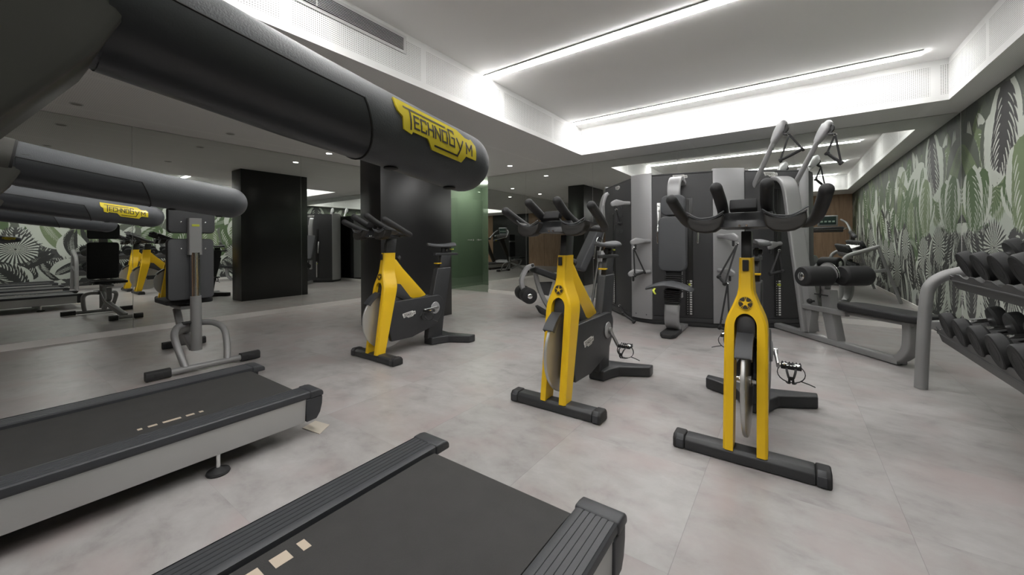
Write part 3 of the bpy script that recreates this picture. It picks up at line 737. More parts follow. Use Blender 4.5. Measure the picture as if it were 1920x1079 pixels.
# ------------------------------------------------------------------ exercise bikes
YO = 2.55
def bike_body(label, location):
    t = thing('exercise_bike', label, 'exercise bike', location, 0, 'yellow and black spinning bikes')
    q = lambda pts: [(a-YO, b) for a, b in pts]
    # front foot bar
    m_ = MB(); prof = [(-.455, .004), (-.352, .004), (-.352, .040), (-.368, .066), (-.438, .066), (-.455, .048)]
    m_.prism(prof, -.262, .262, 0, .006)
    ff = m_.build('front_foot', 'black_paint', t)
    for s in (-1, 1):
        e_ = MB(); e_.prism([(-.458, .002), (-.349, .002), (-.349, .046), (-.366, .070), (-.440, .070), (-.458, .050)], s*.2625, s*.318, 0, .009, seg=3)
        e_.build('end_cap', 'rubber', ff)
        e_ = MB(); e_.box((s*.284, -.457, .030), (.034, .010, .044), .004).box((s*.284, -.4455, .058), (.034, .010, .030), .003, rot=Matrix.Rotation(math.radians(-38), 4, 'X')); e_.build('transport_wheel', 'deck_plastic', ff)
    # rear foot, a swept V
    V = [(-.062, .225), (.062, .225), (.075, .30), (.115, .405), (.318, .520), (.318, .610), (.10, .545), (0, .530), (-.10, .545), (-.318, .610), (-.318, .520), (-.115, .405), (-.075, .30)]
    MB().prism(V, .003, .078, 2, .010, seg=3).build('rear_foot', 'black_paint', t)
    # yellow fork and head: loft of half frames
    f_ = MB()
    def ylim(z): return (2.094+(z-.07)*.148, 2.192+min(z-.07, .60)*.235+max(0, z-.67)*.075)
    xo_ = lambda z: [(.05, .0905), (.610, .0905), (.650, .0875), (.682, .079), (.708, .069), (.735, .057), (.762, .047), (.79, .037), (.825, .031), (.99, .0285)]
    def itp(tb, z):
        for i in range(len(tb)-1):
            if z <= tb[i+1][0]: a, b = tb[i], tb[i+1]; return a[1]+(b[1]-a[1])*(z-a[0])/(b[0]-a[0])
        return tb[-1][1]
    xi_t = [(.05, .0475), (.640, .0475)]+[(.640+.062*math.sin(k*PI/16), .0475*math.cos(k*PI/16)) for k in range(1, 8)]+[(.702, 0.0)]
    zs = [.060, .2, .4, .56, .60, .61, .625, .640]+[z for z, _ in xi_t[2:]]+[.708, .72, .735, .748, .762, .775, .79, .807, .825, .86, .92, .972]
    for s in (-1, 1):
        vs, fs = [], []; tb = xo_(0)
        for z in zs:
            xo, xi = itp(tb, z), (itp(xi_t, z) if z < .702 else 0); a, b = ylim(z); ch = .010
            a -= YO; b -= YO
            vs += [(s*xi, a, z), (s*(xo-ch), a, z), (s*xo, a+ch, z), (s*xo, b-ch, z), (s*(xo-ch), b, z), (s*xi, b, z)]
        for i in range(len(zs)-1):
            for k in range(6):
                if k == 5 and zs[i] >= .7015: continue
                k2 = (k+1) % 6; fs.append((i*6+k, i*6+k2, i*6+6+k2, i*6+6+k))
        fs += [tuple(range(6)), tuple((len(zs)-1)*6+k for k in range(6))]
        f_.add(vs, fs)
    f_.build('fork', 'yellow', t, sharp=30)
    MB().prism(q([(2.300, .935), (2.362, .905), (2.434, .822), (2.728, .535), (2.700, .505), (2.535, .505), (2.355, .690), (2.300, .76)]), -.028, .028, 0, .007).build('brace_arm', 'yellow', t)
    # star wheel emblem on the fork
    zc = .752; yc = ylim(zc)[0]-YO; em = MB(); T = Matrix.Translation((0, yc-.002, zc)) @ Matrix.Rotation(math.radians(-8.4), 4, 'X')
    em.lathe([(.001, 0), (.0325, 0), (.0325, .0035), (.001, .0035)], (0, .001, 0), (0, -1, 0), 32, T=T)
    eo = em.build('emblem', 'logo_ink', t)
    em = MB()
    em.lathe([(.030, .0034), (.030, .0046), (.0322, .0046), (.0322, .0034)], (0, .001, 0), (0, -1, 0), 32, T=T)
    for k in range(5):
        a = PI/2+k*2*PI/5; c, s_ = math.cos(a), math.sin(a)
        for da in (-.13, .13):
            a2 = a+da; em.add([(.006*c-.0022*s_, -.0040, .006*s_+.0022*c), (.029*math.cos(a2-.04), -.0040, .029*math.sin(a2-.04)), (.029*math.cos(a2+.04), -.0040, .029*math.sin(a2+.04)), (.006*c+.0022*s_, -.0040, .006*s_-.0022*c)], [(0, 1, 2, 3)], T=T)
        em.add([(0, -.0041, 0), (.010*math.cos(a-.6), -.0041, .010*math.sin(a-.6)), (.015*c, -.0041, .015*s_), (.010*math.cos(a+.6), -.0041, .010*math.sin(a+.6))], [(0, 1, 2, 3)], T=T)
    em.build('emblem_star', 'yellow', eo, flat=True)
    # flywheel in the fork
    FC = (0, 2.275-YO, .352)
    w_ = MB(); w_.lathe([(.205, -.010), (.262, -.010), (.266, -.006), (.266, .006), (.262, .010), (.205, .010)], FC, (1, 0, 0), 64)
    fw = w_.build('flywheel', 'wheel_steel', t)
    MB().lathe([(.001, -.006), (.206, -.006), (.206, .006), (.001, .006)], FC, (1, 0, 0), 48).build('wheel_disc', 'black_paint', fw)
    m_ = MB()
    for s in (-1, 1): m_.lathe([(.001, 0), (.026, 0), (.026, .012), (.012, .014), (.012, .042), (.001, .042)], (s*.006, FC[1], FC[2]), (s, 0, 0), 20)
    m_.build('axle', 'chrome', fw)
    # curved shield over the wheel top
    sh = MB(); R0, R1 = .271, .282
    for (ra, rb, xa) in ((R0, R1, .034),):
        n_ = 14; A0, A1 = math.radians(112), math.radians(144)
        pr_ = []
        for k in range(n_+1):
            a = A0+(A1-A0)*k/n_; pr_.append((FC[1]+math.cos(a)*rb, FC[2]+math.sin(a)*rb))
        pr_ += [(FC[1]+math.cos(A0+(A1-A0)*k/n_)*ra, FC[2]+math.sin(A0+(A1-A0)*k/n_)*ra) for k in range(n_, -1, -1)]
        sh.prism(pr_, -xa, xa, 0, .004)
        for s in (-1, 1):
            sh.prism([(FC[1]+math.cos(A0+(A1-A0)*k/n_)*rb, FC[2]+math.sin(A0+(A1-A0)*k/n_)*rb) for k in range(n_+1)]+[(FC[1]+math.cos(A0+(A1-A0)*k/n_)*(ra-.018), FC[2]+math.sin(A0+(A1-A0)*k/n_)*(ra-.018)) for k in range(n_, -1, -1)], s*.030, s*.035, 0)
    sh.build('wheel_shield', 'deck_plastic', t)
    MB().prism(q([(2.190, .59), (2.215, .70), (2.40, .67), (2.52, .53), (2.60, .50), (2.56, .46), (2.36, .55)]), -.040, .040, 0, .006).build('brake_housing', 'black_paint', t)
    # belt cover on the right, slimmer cover on the left
    arc = [(2.835+.088*math.cos(a), .432+.088*math.sin(a)) for a in [math.radians(d_) for d_ in (95, 70, 45, 20, 0)]]
    cov = [(2.20, .500), (2.338, .518)]+arc[0:]+[(2.905, .330), (2.812, .215), (2.52, .145), (2.40, .110), (2.30, .100), (2.20, .120), (2.175, .200), (2.165, .35)]
    cov = [(a, b) for a, b in cov]
    bc = MB().prism(q([(2.22, .508), (2.338, .518)]+arc+[(2.900, .325), (2.812, .215), (2.50, .145), (2.26, .150), (2.235, .25)]), .040, .082, 0, .007, seg=3).build('belt_cover', 'black_paint', t)
    def fn(u, v, h_): return Vector((.082+h_, 2.385-YO+u*.165*.95, .335+v*.165+u*.020))
    logo(fn, bc, 'logo_white', .0012, .022, 12, 1)
    MB().prism(q([(2.52, .50), (2.75, .53), (2.86, .50), (2.90, .36), (2.83, .24), (2.70, .22), (2.60, .30)]), -.062, .0395, 0, .008).build('frame_core', 'black_paint', t)
    MB().tube([(-.050, 2.62-YO, .36), (-.066, 2.40-YO, .355), (-.066, 2.28-YO, .352)], (.012, .045), sec=rr(1, 1, .4, 3), up=(0, 0, 1)).build('wheel_stay', 'black_paint', t)
    # seat tube, post, slider, saddle
    MB().prism(q([(2.745, .07), (2.948, .07), (2.990, .35), (3.092, .797), (2.892, .797), (2.780, .36)]), -.034, .034, 0, .010, seg=3).build('seat_tube', 'black_paint', t)
    MB().prism(q([(2.925, .79), (3.072, .79), (3.105, .935), (2.958, .935)]), -.022, .022, 0, .006).build('seat_post', 'black_paint', t)
    sl = MB().prism(q([(2.87, .930), (3.21, .925), (3.215, .948), (3.18, .955), (2.87, .958)]), -.025, .025, 0, .005).build('seat_slider', 'black_paint', t)
    MB().box((0, 3.135-YO, .993), (.030, .040, .014), .004).build('slider_lever', 'lime', sl)
    MB().box((0, 2.905-YO, .845), (.060, .030, .012), .004).box((0, 2.930-YO, .845), (.05, .05, .009), .003).build('height_lever', 'yellow', t)
    MB().box((0, 3.03-YO, .985), (.022, .10, .055), .006).lathe(lathe_cyl(.016, .07), (-.035, 3.03-YO, .985), (1, 0, 0), 14).build('seat_clamp', 'rubber', t)
    sa = MB(); vs = []; n_ = 14; m2 = 18
    for i in range(n_+1):
        u = i/n_; y = 2.775+.375*u; hw = .020+.068*max(0, (u-.30)/.7)**1.1+.008*math.sin(PI*u)
        if u > .93: hw *= .88
        if i == n_: hw *= .70
        if i == 0: hw *= .6
        zt = 1.052+.014*(2*u-1)**2+.004*u; th = .024+.018*u
        for k in range(m2):
            a = 2*PI*k/m2; cx = math.cos(a); sz = math.sin(a)
            vs.append((hw*math.copysign(abs(cx)**.7, cx), y-YO, zt-th/2+th/2*math.copysign(abs(sz)**.8, sz)-(.012*abs(cx)**2 if sz < .5 else .006*cx*cx)))
    fs = [(i*m2+k, i*m2+(k+1) % m2, (i+1)*m2+(k+1) % m2, (i+1)*m2+k) for i in range(n_) for k in range(m2)]+[tuple(range(m2)), tuple(n_*m2+k for k in range(m2))]
    sa.add(vs, fs); sa.build('saddle', 'pad', t, sharp=70)
    # stem and handlebar
    MB().prism(q([(2.247, .965), (2.352, .965), (2.372, 1.105), (2.262, 1.105)]), -.022, .022, 0, .005).build('stem', 'black_paint', t)
    MB().box((0, 2.213-YO, .935), (.026, .012, .055), .003).build('stem_lock', 'rubber', t)
    MB().lathe([(.001, 0), (.008, 0), (.008, .035), (.021, .037), (.024, .058), (.016, .074), (.001, .076)], (0, 2.365-YO, .885), (0, .72, .6), 18).build('resistance_knob', 'rubber', t)
    hb = MB().box((0, 2.27-YO, 1.130), (.20, .15, .030), .008).prism([(2.10-YO, 1.120), (2.17-YO, 1.115), (2.21-YO, 1.165), (2.15-YO, 1.195)], -.115, .115, 0, .006).box((0, 2.35-YO, 1.13), (.24, .035, .022), .008).build('handlebar', 'black_paint', t)
    for s in (-1, 1):
        g_ = MB(); g_.tube([(s*.300, 2.030-YO, 1.262), (s*.290, 2.16-YO, 1.205), (s*.275, 2.27-YO, 1.160), (s*.245, 2.345-YO, 1.140), (s*.195, 2.355-YO, 1.142)], [.0265, .0265, .0255, .022, .018], 18, 'round', smooth=6)
        g_.build('outer_grip', 'rubber', hb, sharp=60)
        g_ = MB(); g_.tube([(s*.098, 2.000-YO, 1.300), (s*.092, 2.10-YO, 1.245), (s*.096, 2.22-YO, 1.190), (s*.125, 2.32-YO, 1.155), (s*.195, 2.355-YO, 1.142)], [.0265, .0265, .0255, .022, .018], 18, 'round', smooth=6)
        g_.build('inner_grip', 'rubber', hb, sharp=60)
        # deep elbow cup between the grips: rolled rim on top, rounded skirt in front
        pr = [(.082, 1.186), (.110, 1.168), (.150, 1.160), (.190, 1.164), (.235, 1.190), (.240, 1.150), (.226, 1.118), (.195, 1.100), (.155, 1.094), (.118, 1.099), (.092, 1.118), (.082, 1.150)]
        c_ = MB(); T = Matrix(((1, 0, 0, 0), (0, 1, .25, -.30), (0, 0, 1, 0), (0, 0, 0, 1)))
        c_.prism([(s*a, b) for a, b in pr], 2.085-YO, 2.165-YO, 1, .010, T=T, seg=3)
        c_.build('elbow_cup', 'cup_plastic', hb, sharp=50)
        k_ = MB(); rim = [(s*a, 2.072-YO+.25*(z-1.2)+dy, z+.004) for a, z, dy in ((.078, 1.192, .0), (.110, 1.170, -.006), (.150, 1.161, -.010), (.190, 1.165, -.008), (.240, 1.196, .0))]
        k_.tube(rim, (.0035, .0035), 8, 'round', smooth=5); vs = []
        for i in range(9):
            u = i/8; x = s*(.080+.158*u); zt = 1.190-.030*math.sin(PI*u)
            vs += [(x, 2.075-YO, zt), (x, 2.15-YO, zt-.010), (x, 2.24-YO, zt-.016), (x, 2.24-YO, zt-.022), (x, 2.15-YO, zt-.016), (x, 2.075-YO, zt-.006)]
        k_.add(vs, [(i*6+k, i*6+(k+1) % 6, (i+1)*6+(k+1) % 6, (i+1)*6+k) for i in range(8) for k in range(6)]+[tuple(range(6)), tuple(48+k for k in range(6))])
        k_.build('cup_rim', 'pad', hb, sharp=60)
    MB().box((0, 2.120-YO, 1.222), (.112, .040, .052), .006, rot=Matrix.Rotation(math.radians(-25), 4, 'X'), seg=3).build('display_unit', 'pad_black', hb)
    m_ = MB()
    for x in (-.014, .014): m_.lathe([(.001, 0), (.005, 0), (.005, .003), (.001, .003)], (x, 2.100-YO, 1.128), (0, -1, 0), 12)
    m_.build('screws', 'chrome', hb)
    # crank hub discs
    MB().lathe([(.001, 0), (.058, 0), (.062, .004), (.058, .009), (.030, .012), (.001, .012)], (.082, 2.80-YO, .392), (1, 0, 0), 36).build('crank_disc', 'silver_panel', t)
    MB().lathe([(.001, 0), (.058, 0), (.062, .004), (.058, .009), (.001, .009)], (-.062, 2.80-YO, .392), (-1, 0, 0), 36).build('crank_disc', 'silver_panel', t)
    return t
def cranks(t, ang):
    """ang in degrees in the (y, z) plane for the right crank"""
    for s, x0, a in ((1, .094, math.radians(ang)), (-1, -.072, math.radians(ang+180))):
        c, sn = math.cos(a), math.sin(a); y0, z0 = 2.80-YO, .392
        p0 = Vector((x0+s*.010, y0, z0)); p1 = Vector((x0+s*.026, y0+c*.172, z0+sn*.172))
        m_ = MB(); m_.tube([p0-(p1-p0).normalized()*.012, p0.lerp(p1, .5), p1+(p1-p0).normalized()*.012], [(.008, .018), (.0075, .0135), (.008, .014)], sec=rr(1, 1, .5, 4), up=(0, -sn, c))
        m_.lathe([(.001, 0), (.022, 0), (.022, .018), (.012, .022), (.001, .022)], p0-Vector((s*.008, 0, 0)), (s, 0, 0), 20)
        ck = m_.build('crank', 'steel', t)
        pc = p1+Vector((s*.060, 0, 0)); pd = MB()
        pd.lathe([(.001, 0), (.008, 0), (.008, .105), (.001, .105)], p1, (s, 0, 0), 12)
        pd.lathe([(.013, .02), (.016, .03), (.013, .06), (.016, .09), (.013, .10)], p1, (s, 0, 0), 14)
        ped = pd.build('pedal', 'chrome', ck)
        cg = MB()
        for dy in (-.034, .034):
            cg.box(pc+Vector((0, dy, 0)), (.092, .008, .020), .002)
            for k in range(6): cg.box(pc+Vector((-.040+k*.016, dy, .012)), (.005, .010, .006))
        for dx in (-.044, .044): cg.box(pc+Vector((dx, 0, 0)), (.006, .070, .016), .002)
        cg.build('pedal_cage', 'rubber', ck)
        # toe clip hanging below, with a strap loop
        tc_ = MB(); 
        for dx in (-.020, .020):
            tc_.tube([pc+Vector((dx, -.036, -.004)), pc+Vector((dx*.9, -.085, -.010)), pc+Vector((dx*.45, -.105, -.045)), pc+Vector((dx*.45, -.075, -.075)), pc+Vector((dx, -.020, -.085))], (.0055, .0022), sec=rr(1, 1, .5, 2), up=(0, 0, 1), smooth=4)
        tc_.box(pc+Vector((0, -.100, -.040)), (.026, .004, .020), .001)
        tc_.build('toe_clip', 'rubber', ck)
        st = MB(); lp = [pc+Vector((.060*math.cos(2*PI*k/20)*1.05, -.002, -.038+.052*math.sin(2*PI*k/20))) for k in range(20)]
        st.tube(lp, (.0020, .0065), sec=rr(1, 1, .5, 2), up=(0, 1, 0), closed=True)
        st.tube([pc+Vector((s*.045, -.002, -.076)), pc+Vector((s*.075, .004, -.085)), pc+Vector((s*.105, .012, -.098))], (.0020, .006), sec=rr(1, 1, .5, 2), up=(0, 1, 0))
        st.build('strap', 'rubber', ck)
b1 = bike_body('yellow spinning bike farthest left, standing right beside the black pillar', (-3.07, YO, 0))
b2 = copy_tree(b1); b2.location = (-1.20, YO, 0); b2['label'] = 'yellow spinning bike in the middle of the three, its right pedal low and hanging behind'
b3 = copy_tree(b1); b3.location = (-.172, YO, 0); b3['label'] = 'yellow spinning bike farthest right and largest, facing the camera straight on'
for b, a in ((b1, 180), (b2, -50), (b3, 190)): cranks(b, a)

# ------------------------------------------------------------------ weight bench by the left mirror
def bench():
    t = thing('weight_bench', 'grey adjustable weight bench with upright backrest, standing before the left mirror', 'weight bench', (-4.5, 1.17, 0))
    q = lambda x, y, z: (x+4.5, y-1.17, z)
    YC = 1.165
    # base bars
    for (x, ya, yb, nm, r) in ((-4.03, .775, 1.56, 'front_base_bar', .026), (-5.14, 1.12, 1.47, 'rear_base_bar', .026)):
        b = MB().tube([q(x, ya+.10, .040), q(x, yb-.10, .040)], r, 18).build(nm, 'grey_frame', t)
        cl = .15 if x > -4.5 else .09
        for y0, y1 in ((ya, ya+cl), (yb-cl, yb)):
            MB().tube([q(x, y0, .041), q(x, y1, .041)], .035, sec=rr(1, 1, .55, 4), up=(0, 0, 1)).box(q(x+.032, (y0+y1)/2, .041), (.010, .055, .034), .003).build('end_cap', 'rubber', b)
    # hoop from the front bar up to the spine
    for s in (-1, 1):
        MB().tube([q(-4.03, YC+s*.145, .05), q(-4.09, YC+s*.165, .16), q(-4.19, YC+s*.175, .29), q(-4.30, YC+s*.13, .345), q(-4.40, YC+s*.04, .350)], .026, 16, smooth=6).build('hoop_leg', 'grey_frame', t)
    MB().tube([q(-4.36, YC, .34), q(-4.75, YC, .22), q(-5.13, YC+.12, .06)], (.028, .034), sec=rr(1, 1, .3, 3), up=(0, 0, 1)).build('spine', 'grey_frame', t)
    MB().tube([q(-4.42, YC+.01, .12), q(-4.80, YC+.01, .30), q(-4.86, YC, .44)], (.022, .028), sec=rr(1, 1, .3, 3), up=(0, 1, 0)).build('seat_strut', 'grey_frame', t)
    MB().tube([q(-4.335, YC+.012, .115), q(-4.345, YC+.012, .60)], .041, 24).build('post_sleeve', 'grey_frame', t)
    MB().tube([q(-4.345, YC+.012, .58), q(-4.350, YC+.012, .99)], .035, 24).build('piston', 'chrome', t)
    p = MB().tube([q(-4.365, YC+.012, .97), q(-4.370, YC+.012, 1.30)], (.048, .034), sec=rr(1, 1, .25, 3), up=(1, 0, 0)).build('back_channel', 'grey_frame', t)
    MB().box(q(-4.334, YC+.012, 1.235), (.006, .055, .020), .001).build('plate', 'lime', p)
    MB().lathe([(.001, 0), (.014, 0), (.014, .07), (.001, .07)], q(-4.34, YC-.02, .37), (.2, -1, 0), 14).build('adjusting_pin', 'rubber', t)
    def padb(nm, y0, y1, z0, z1, x, th, lean):
        T = Matrix.Translation((x+4.5, 0, 0)) @ Matrix.Rotation(lean, 4, 'Y')
        poly = [(a-1.17, b) for a, b in rpoly(y0, z0, y1, z1, .035)]
        o = MB().prism(poly, -th, 0, 0, .012, T=T, seg=3).build(nm, 'pad_black', t)
        MB().prism([(a-1.17, b) for a, b in rpoly(y0+.005, z0+.005, y1-.005, z1-.005, .033)], .0005, .010, 0, .003, T=T).build('backing_board', 'pad', o)
        b = MB()
        for yy in (YC-.075, YC+.100):
            zz = z1-.09 if nm == 'backrest' else z0+.10
            b.lathe([(.001, 0), (.008, 0), (.006, .005), (.001, .006)], (yy*0, yy-1.17, zz), (1, 0, 0), 12, T=T @ Matrix.Translation((.010, 0, 0)))
        b.build('bolts', 'chrome', o)
    padb('backrest', .995, 1.335, .565, 1.115, -4.41, .055, 0)
    padb('head_pad', 1.00, 1.345, 1.165, 1.40, -4.41, .055, 0)
    poly = [(q(a, b, 0)[0], q(a, b, 0)[1]) for a, b in rpoly(-4.93, 1.01, -4.49, 1.36, .05)]
    MB().prism(poly, .515, .556, 2, .012, seg=3).build('seat', 'pad_black', t)
    MB().box(q(-4.70, YC, .48), (.34, .10, .03), .004).build('seat_frame', 'grey_frame', t)
bench()

# ------------------------------------------------------------------ dumbbell rack and dumbbells
def rack():
    t = thing('dumbbell_rack', 'grey two tier dumbbell rack along the leaf mural', 'dumbbell rack', (1.15, 2.7, 0))
    O = Vector((1.15, 2.7, 0)); q = lambda x, y, z: Vector((x, y, z))-O
    for y in (3.93, 1.45):
        MB().tube([q(.762, y, .002), q(.775, y, .35), q(.790, y, .62), q(.812, y, .735), q(.880, y, .805), q(.98, y, .845), q(1.12, y, .90), q(1.27, y, .955)], .036, 20, smooth=5).build('side_tube', 'grey_frame', t)
        MB().tube([q(1.25, y, .965), q(1.37, y, .55), q(1.53, y, .003)], (.022, .034), sec=rr(1, 1, .3, 3), up=(0, 1, 0)).build('rear_leg', 'grey_frame', t)
        MB().tube([q(.80, y, .455), q(1.38, y, .56)], (.020, .028), sec=rr(1, 1, .3, 3), up=(0, 0, 1)).build('cross_bar', 'grey_frame', t)
    # trays: front lip with scallops, flat shelf behind
    for (x0, z0, x1, z1, nm) in ((.835, .435, 1.06, .505, 'lower_tray'), (.900, .800, 1.14, .900, 'upper_tray')):
        m_ = MB(); dx, dz = x1-x0, z1-z0; L_ = math.hypot(dx, dz); ux, uz = dx/L_, dz/L_; nx, nz = -uz, ux
        for (off, hh) in ((0, .085), (L_, .05)):
            poly = []
            n_ = 100; Y0, Y1 = 1.49, 3.90
            # scalloped upper edge along y
            top = []
            for k in range(n_+1):
                y = Y0+(Y1-Y0)*k/n_; ph = ((3.60-y)/.243) % 1.0; d_ = min(ph, 1-ph)*.243
                zz = .030 if d_ > .085 else .030-.022*(1-(d_/.085)**2)
                top.append((y, zz))
            for k in range(n_):
                (ya, za), (yb, zb) = top[k], top[k+1]
                def P(y, h_, th): return (x0+ux*(off+th)+nx*h_-1.15, y-2.7, z0+uz*(off+th)+nz*h_)
                vs = [P(ya, -hh, 0), P(yb, -hh, 0), P(yb, zb, 0), P(ya, za, 0), P(ya, -hh, .006), P(yb, -hh, .006), P(yb, zb, .006), P(ya, za, .006)]
                m_.add(vs, [(0, 1, 2, 3), (4, 5, 6, 7), (3, 2, 6, 7), (0, 1, 5, 4)])
        m_.add([(x0-1.15, Y0-2.7, z0-.02), (x0-1.15, Y1-2.7, z0-.02), (x1-1.15, Y1-2.7, z1-.02), (x1-1.15, Y0-2.7, z1-.02),
                (x0-1.15, Y0-2.7, z0-.026), (x0-1.15, Y1-2.7, z0-.026), (x1-1.15, Y1-2.7, z1-.026), (x1-1.15, Y0-2.7, z1-.026)],
               [(0, 1, 2, 3), (4, 5, 6, 7), (0, 1, 5, 4), (1, 2, 6, 5), (2, 3, 7, 6), (3, 0, 4, 7)])
        m_.build(nm, 'tray_grey', t)
        MB().tube([(x0-.02-1.15+.03, 3.90-2.7, z0-.01), (x0-.02-1.15+.005, 3.96-2.7, z0+.01)], .012, 10).build('tray_bolt', 'chrome', t)
def dumbbell(label, x, y, z, tilt, r, parts=None):
    t = thing('dumbbell', label, 'dumbbell', (x, y, z), 0, 'black rubber dumbbells on the rack'); t.rotation_euler = (0, -tilt, 0)
    hl = r*.62
    MB().tube([(-.075, 0, 0), (-.03, 0, 0), (0, 0, 0), (.03, 0, 0), (.075, 0, 0)], [.0145, .0165, .0175, .0165, .0145], 18).build('handle', 'chrome', t)
    for s in (-1, 1):
        h_ = MB().lathe([(.001, 0), (.030, 0), (r*.86, .004), (r, .016), (r, .050), (r*.97, .060), (r*.90, .0635), (r*.86, .0625), (.001, .0625)], (s*.068, 0, 0), (s, 0, 0), 40).build('head', 'head_rubber', t, sharp=25)
        g = MB().lathe([(r*.50, 0), (r*.505, .0008), (r*.525, .0008), (r*.53, 0)], (s*.1304, 0, 0), (s, 0, 0), 40).build('ring', 'head_rubber', h_)
    return t
rack()
N_ = ['first', 'second', 'third', 'fourth', 'fifth', 'sixth', 'seventh', 'eighth', 'ninth']
for k in range(9):
    y = 3.60-k*.243; r = .080+.0016*k
    zc = .435+.03+math.sqrt(max(r*r-.06*.06, 0))
    dumbbell('black dumbbell on the lower tier of the rack, %s from the end by the machines' % N_[k], .93, y, .4655+.030+r*.78-.015, math.radians(16), r)
    r = .084+.0016*k
    dumbbell('black dumbbell on the upper tier of the rack, %s from the end by the machines' % N_[k], 1.0, y-.03, .849+.030+r*.80-.005, math.radians(22), r)

# ------------------------------------------------------------------ three station cable machine
def machine():
    O = Vector((-1.05, 5.7, 0))
    t = thing('cable_machine', 'tall grey and silver multi station cable machine standing before the back mirror', 'cable machine', O)
    w2 = lambda p: (p[0]-O.x, p[1]-O.y)
    P = [(-2.40, 5.94), (-1.72, 5.17), (-1.43, 5.10), (-.745, 5.255), (-.43, 5.455), (.110, 5.865), (.205, 5.945)]
    B = [(.26, 6.20), (.12, 6.34), (-2.16, 6.34), (-2.24, 6.28)]
    def inset(p, k):
        c = Vector((-1.05, 5.85)); v = Vector(p)-c; return (p[0]-v.x/v.length*k, p[1]-v.y/v.length*k)
    allp = P+B
    MB().prism([w2(inset(p, .035)) for p in allp], .0, 1.905, 2).build('core', 'pillar_black', t)
    MB().prism([w2(inset(p, .012)) for p in allp], .012, .055, 2, .004).build('plinth', 'black_paint', t)
    MB().prism([w2(inset(p, .004)) for p in allp], 1.906, 1.925, 2, .004).build('top_cap', 'tower_dark', t)
    def slab(nm, a, b, z0, z1, th, m, bulge=0, n=1, bev=.004):
        a, b = Vector(a), Vector(b); d = (b-a).normalized(); nr = Vector((d.y, -d.x))
        out = [a.lerp(b, k/n)+nr*bulge*math.sin(PI*k/n) for k in range(n+1)]
        inn = [b-nr*th, a-nr*th]
        return MB().prism([w2(p) for p in out+inn], z0, z1, 2, bev).build(nm, m, t)
    pa = []
    for a, b in ((0, 1), (2, 3), (4, 5)):
        A, Bq = Vector(P[a]), Vector(P[b]); d = (Bq-A).normalized()*.006
        pa.append(slab('side_panel', A+d, Bq-d, .115, 1.904, .030, 'tower_dark'))
        slab('kick_panel', A+d, Bq-d, .058, .110, .030, 'tower_dark')
    for a, b in ((1, 2), (3, 4), (5, 6)):
        c = slab('column', P[a], P[b], .060, 1.950, .034, 'silver_panel', .022, 8, .004)
        m_ = MB(); A, Bq = Vector(P[a]), Vector(P[b]); d = (Bq-A).normalized(); nr = Vector((d.y, -d.x))
        for f in (.25, .75):
            q = A.lerp(Bq, f)+nr*(.0215*math.sin(PI*f)); m_.lathe([(.001, 0), (.006, 0), (.006, .003), (.001, .003)], (*w2(q), .115), (nr.x, nr.y, 0), 12)
        if a != 5: m_.build('screws', 'black_seam', c)
    slab('column', B[3], P[0], .060, 1.950, .034, 'silver_panel', .022, 8, .004)
    slab('rear_panel', B[2], B[3], .06, 1.904, .03, 'tower_dark'); slab('rear_panel', P[6], B[0], .06, 1.904, .03, 'tower_dark')
    def frame(P0, n):
        n = Vector(n).normalized(); m_ = Vector((-n.y, n.x))
        return Matrix(((n.x, m_.x, 0, P0[0]-O.x), (n.y, m_.y, 0, P0[1]-O.y), (0, 0, 1, 0), (0, 0, 0, 1)))
    F1, F2, F3 = frame((-2.07, 5.6), (-.68, -.73)), frame((-1.1, 5.28), (.0, -1)), frame((-.165, 5.78), (.6, -.8))
    # weight stack slots with number plates, maker's plates
    def slot(fr, s, l, par, z1=1.60, ang=0.0):
        a = MB(fr).box((s+.004, l, (.14+z1)/2), (.008, .085, z1-.14), .004).build('stack_slot', 'pillar_black', par)
        m_ = MB(fr)
        for k in range(15): m_.box((s+.010, l+.016, .165+k*.029), (.004, .026, .018), .001).box((s+.010, l-.020, .165+k*.029), (.004, .008, .006), .001)
        m_.build('weight_numbers', 'logo_white', a, flat=True)
        MB(fr).lathe([(.001, 0), (.013, 0), (.013, .03), (.001, .03)], (s+.008, l, .53), (1, 0, 0), 14).build('stack_pin', 'lime', a)
        MB(fr).tube([(s+.012, l-.006, .62), (s+.012, l-.006, z1-.02)], .004, 8).build('cable', 'rubber', a)
    def panel_frame(i):
        a, b = [(0, 1), (2, 3), (4, 5)][i]; A, Bq = Vector(P[a]), Vector(P[b]); d = (Bq-A).normalized(); n = Vector((d.y, -d.x)); mid = (A+Bq)/2
        return frame(mid, n)
    G1, G2, G3 = panel_frame(0), panel_frame(1), panel_frame(2)
    slot(G2, 0, .085, pa[1], 1.60); slot(G3, 0, .065, pa[2], 1.70); slot(G1, 0, -.12, pa[0], 1.5)
    for G, l0, z0, par in ((G1, -.05, 1.83, pa[0]), (G2, -.10, 1.845, pa[1]), (G3, -.10, 1.845, pa[2])):
        fn = lambda u, v, h_, G=G, l0=l0, z0=z0: G @ Vector((h_, l0+u*.17, z0+v*.17))
        logo(fn, par, 'logo_white', .002, .020, 10, 1)
    m_ = MB(G2)
    for z in (1.14, 1.20, 1.33, 1.46, 1.52): m_.box((.012, -.265, z), (.024, .020, .016), .004)
    m_.tube([(.012, -.262, 1.14), (.018, -.258, 1.30), (.012, -.262, 1.46)], .003, 8)
    m_.box((.004, -.265, 1.33), (.006, .045, .46), .004); m_.build('hook_strip', 'steel', pa[1])
    m_ = MB(G1)
    for i in range(4):
        for j in range(3): m_.box((.004, .10+.06*j-.02, 1.22+.11*i), (.004, .035, .045), .001)
    m_.build('chart_labels', 'pad', pa[0])

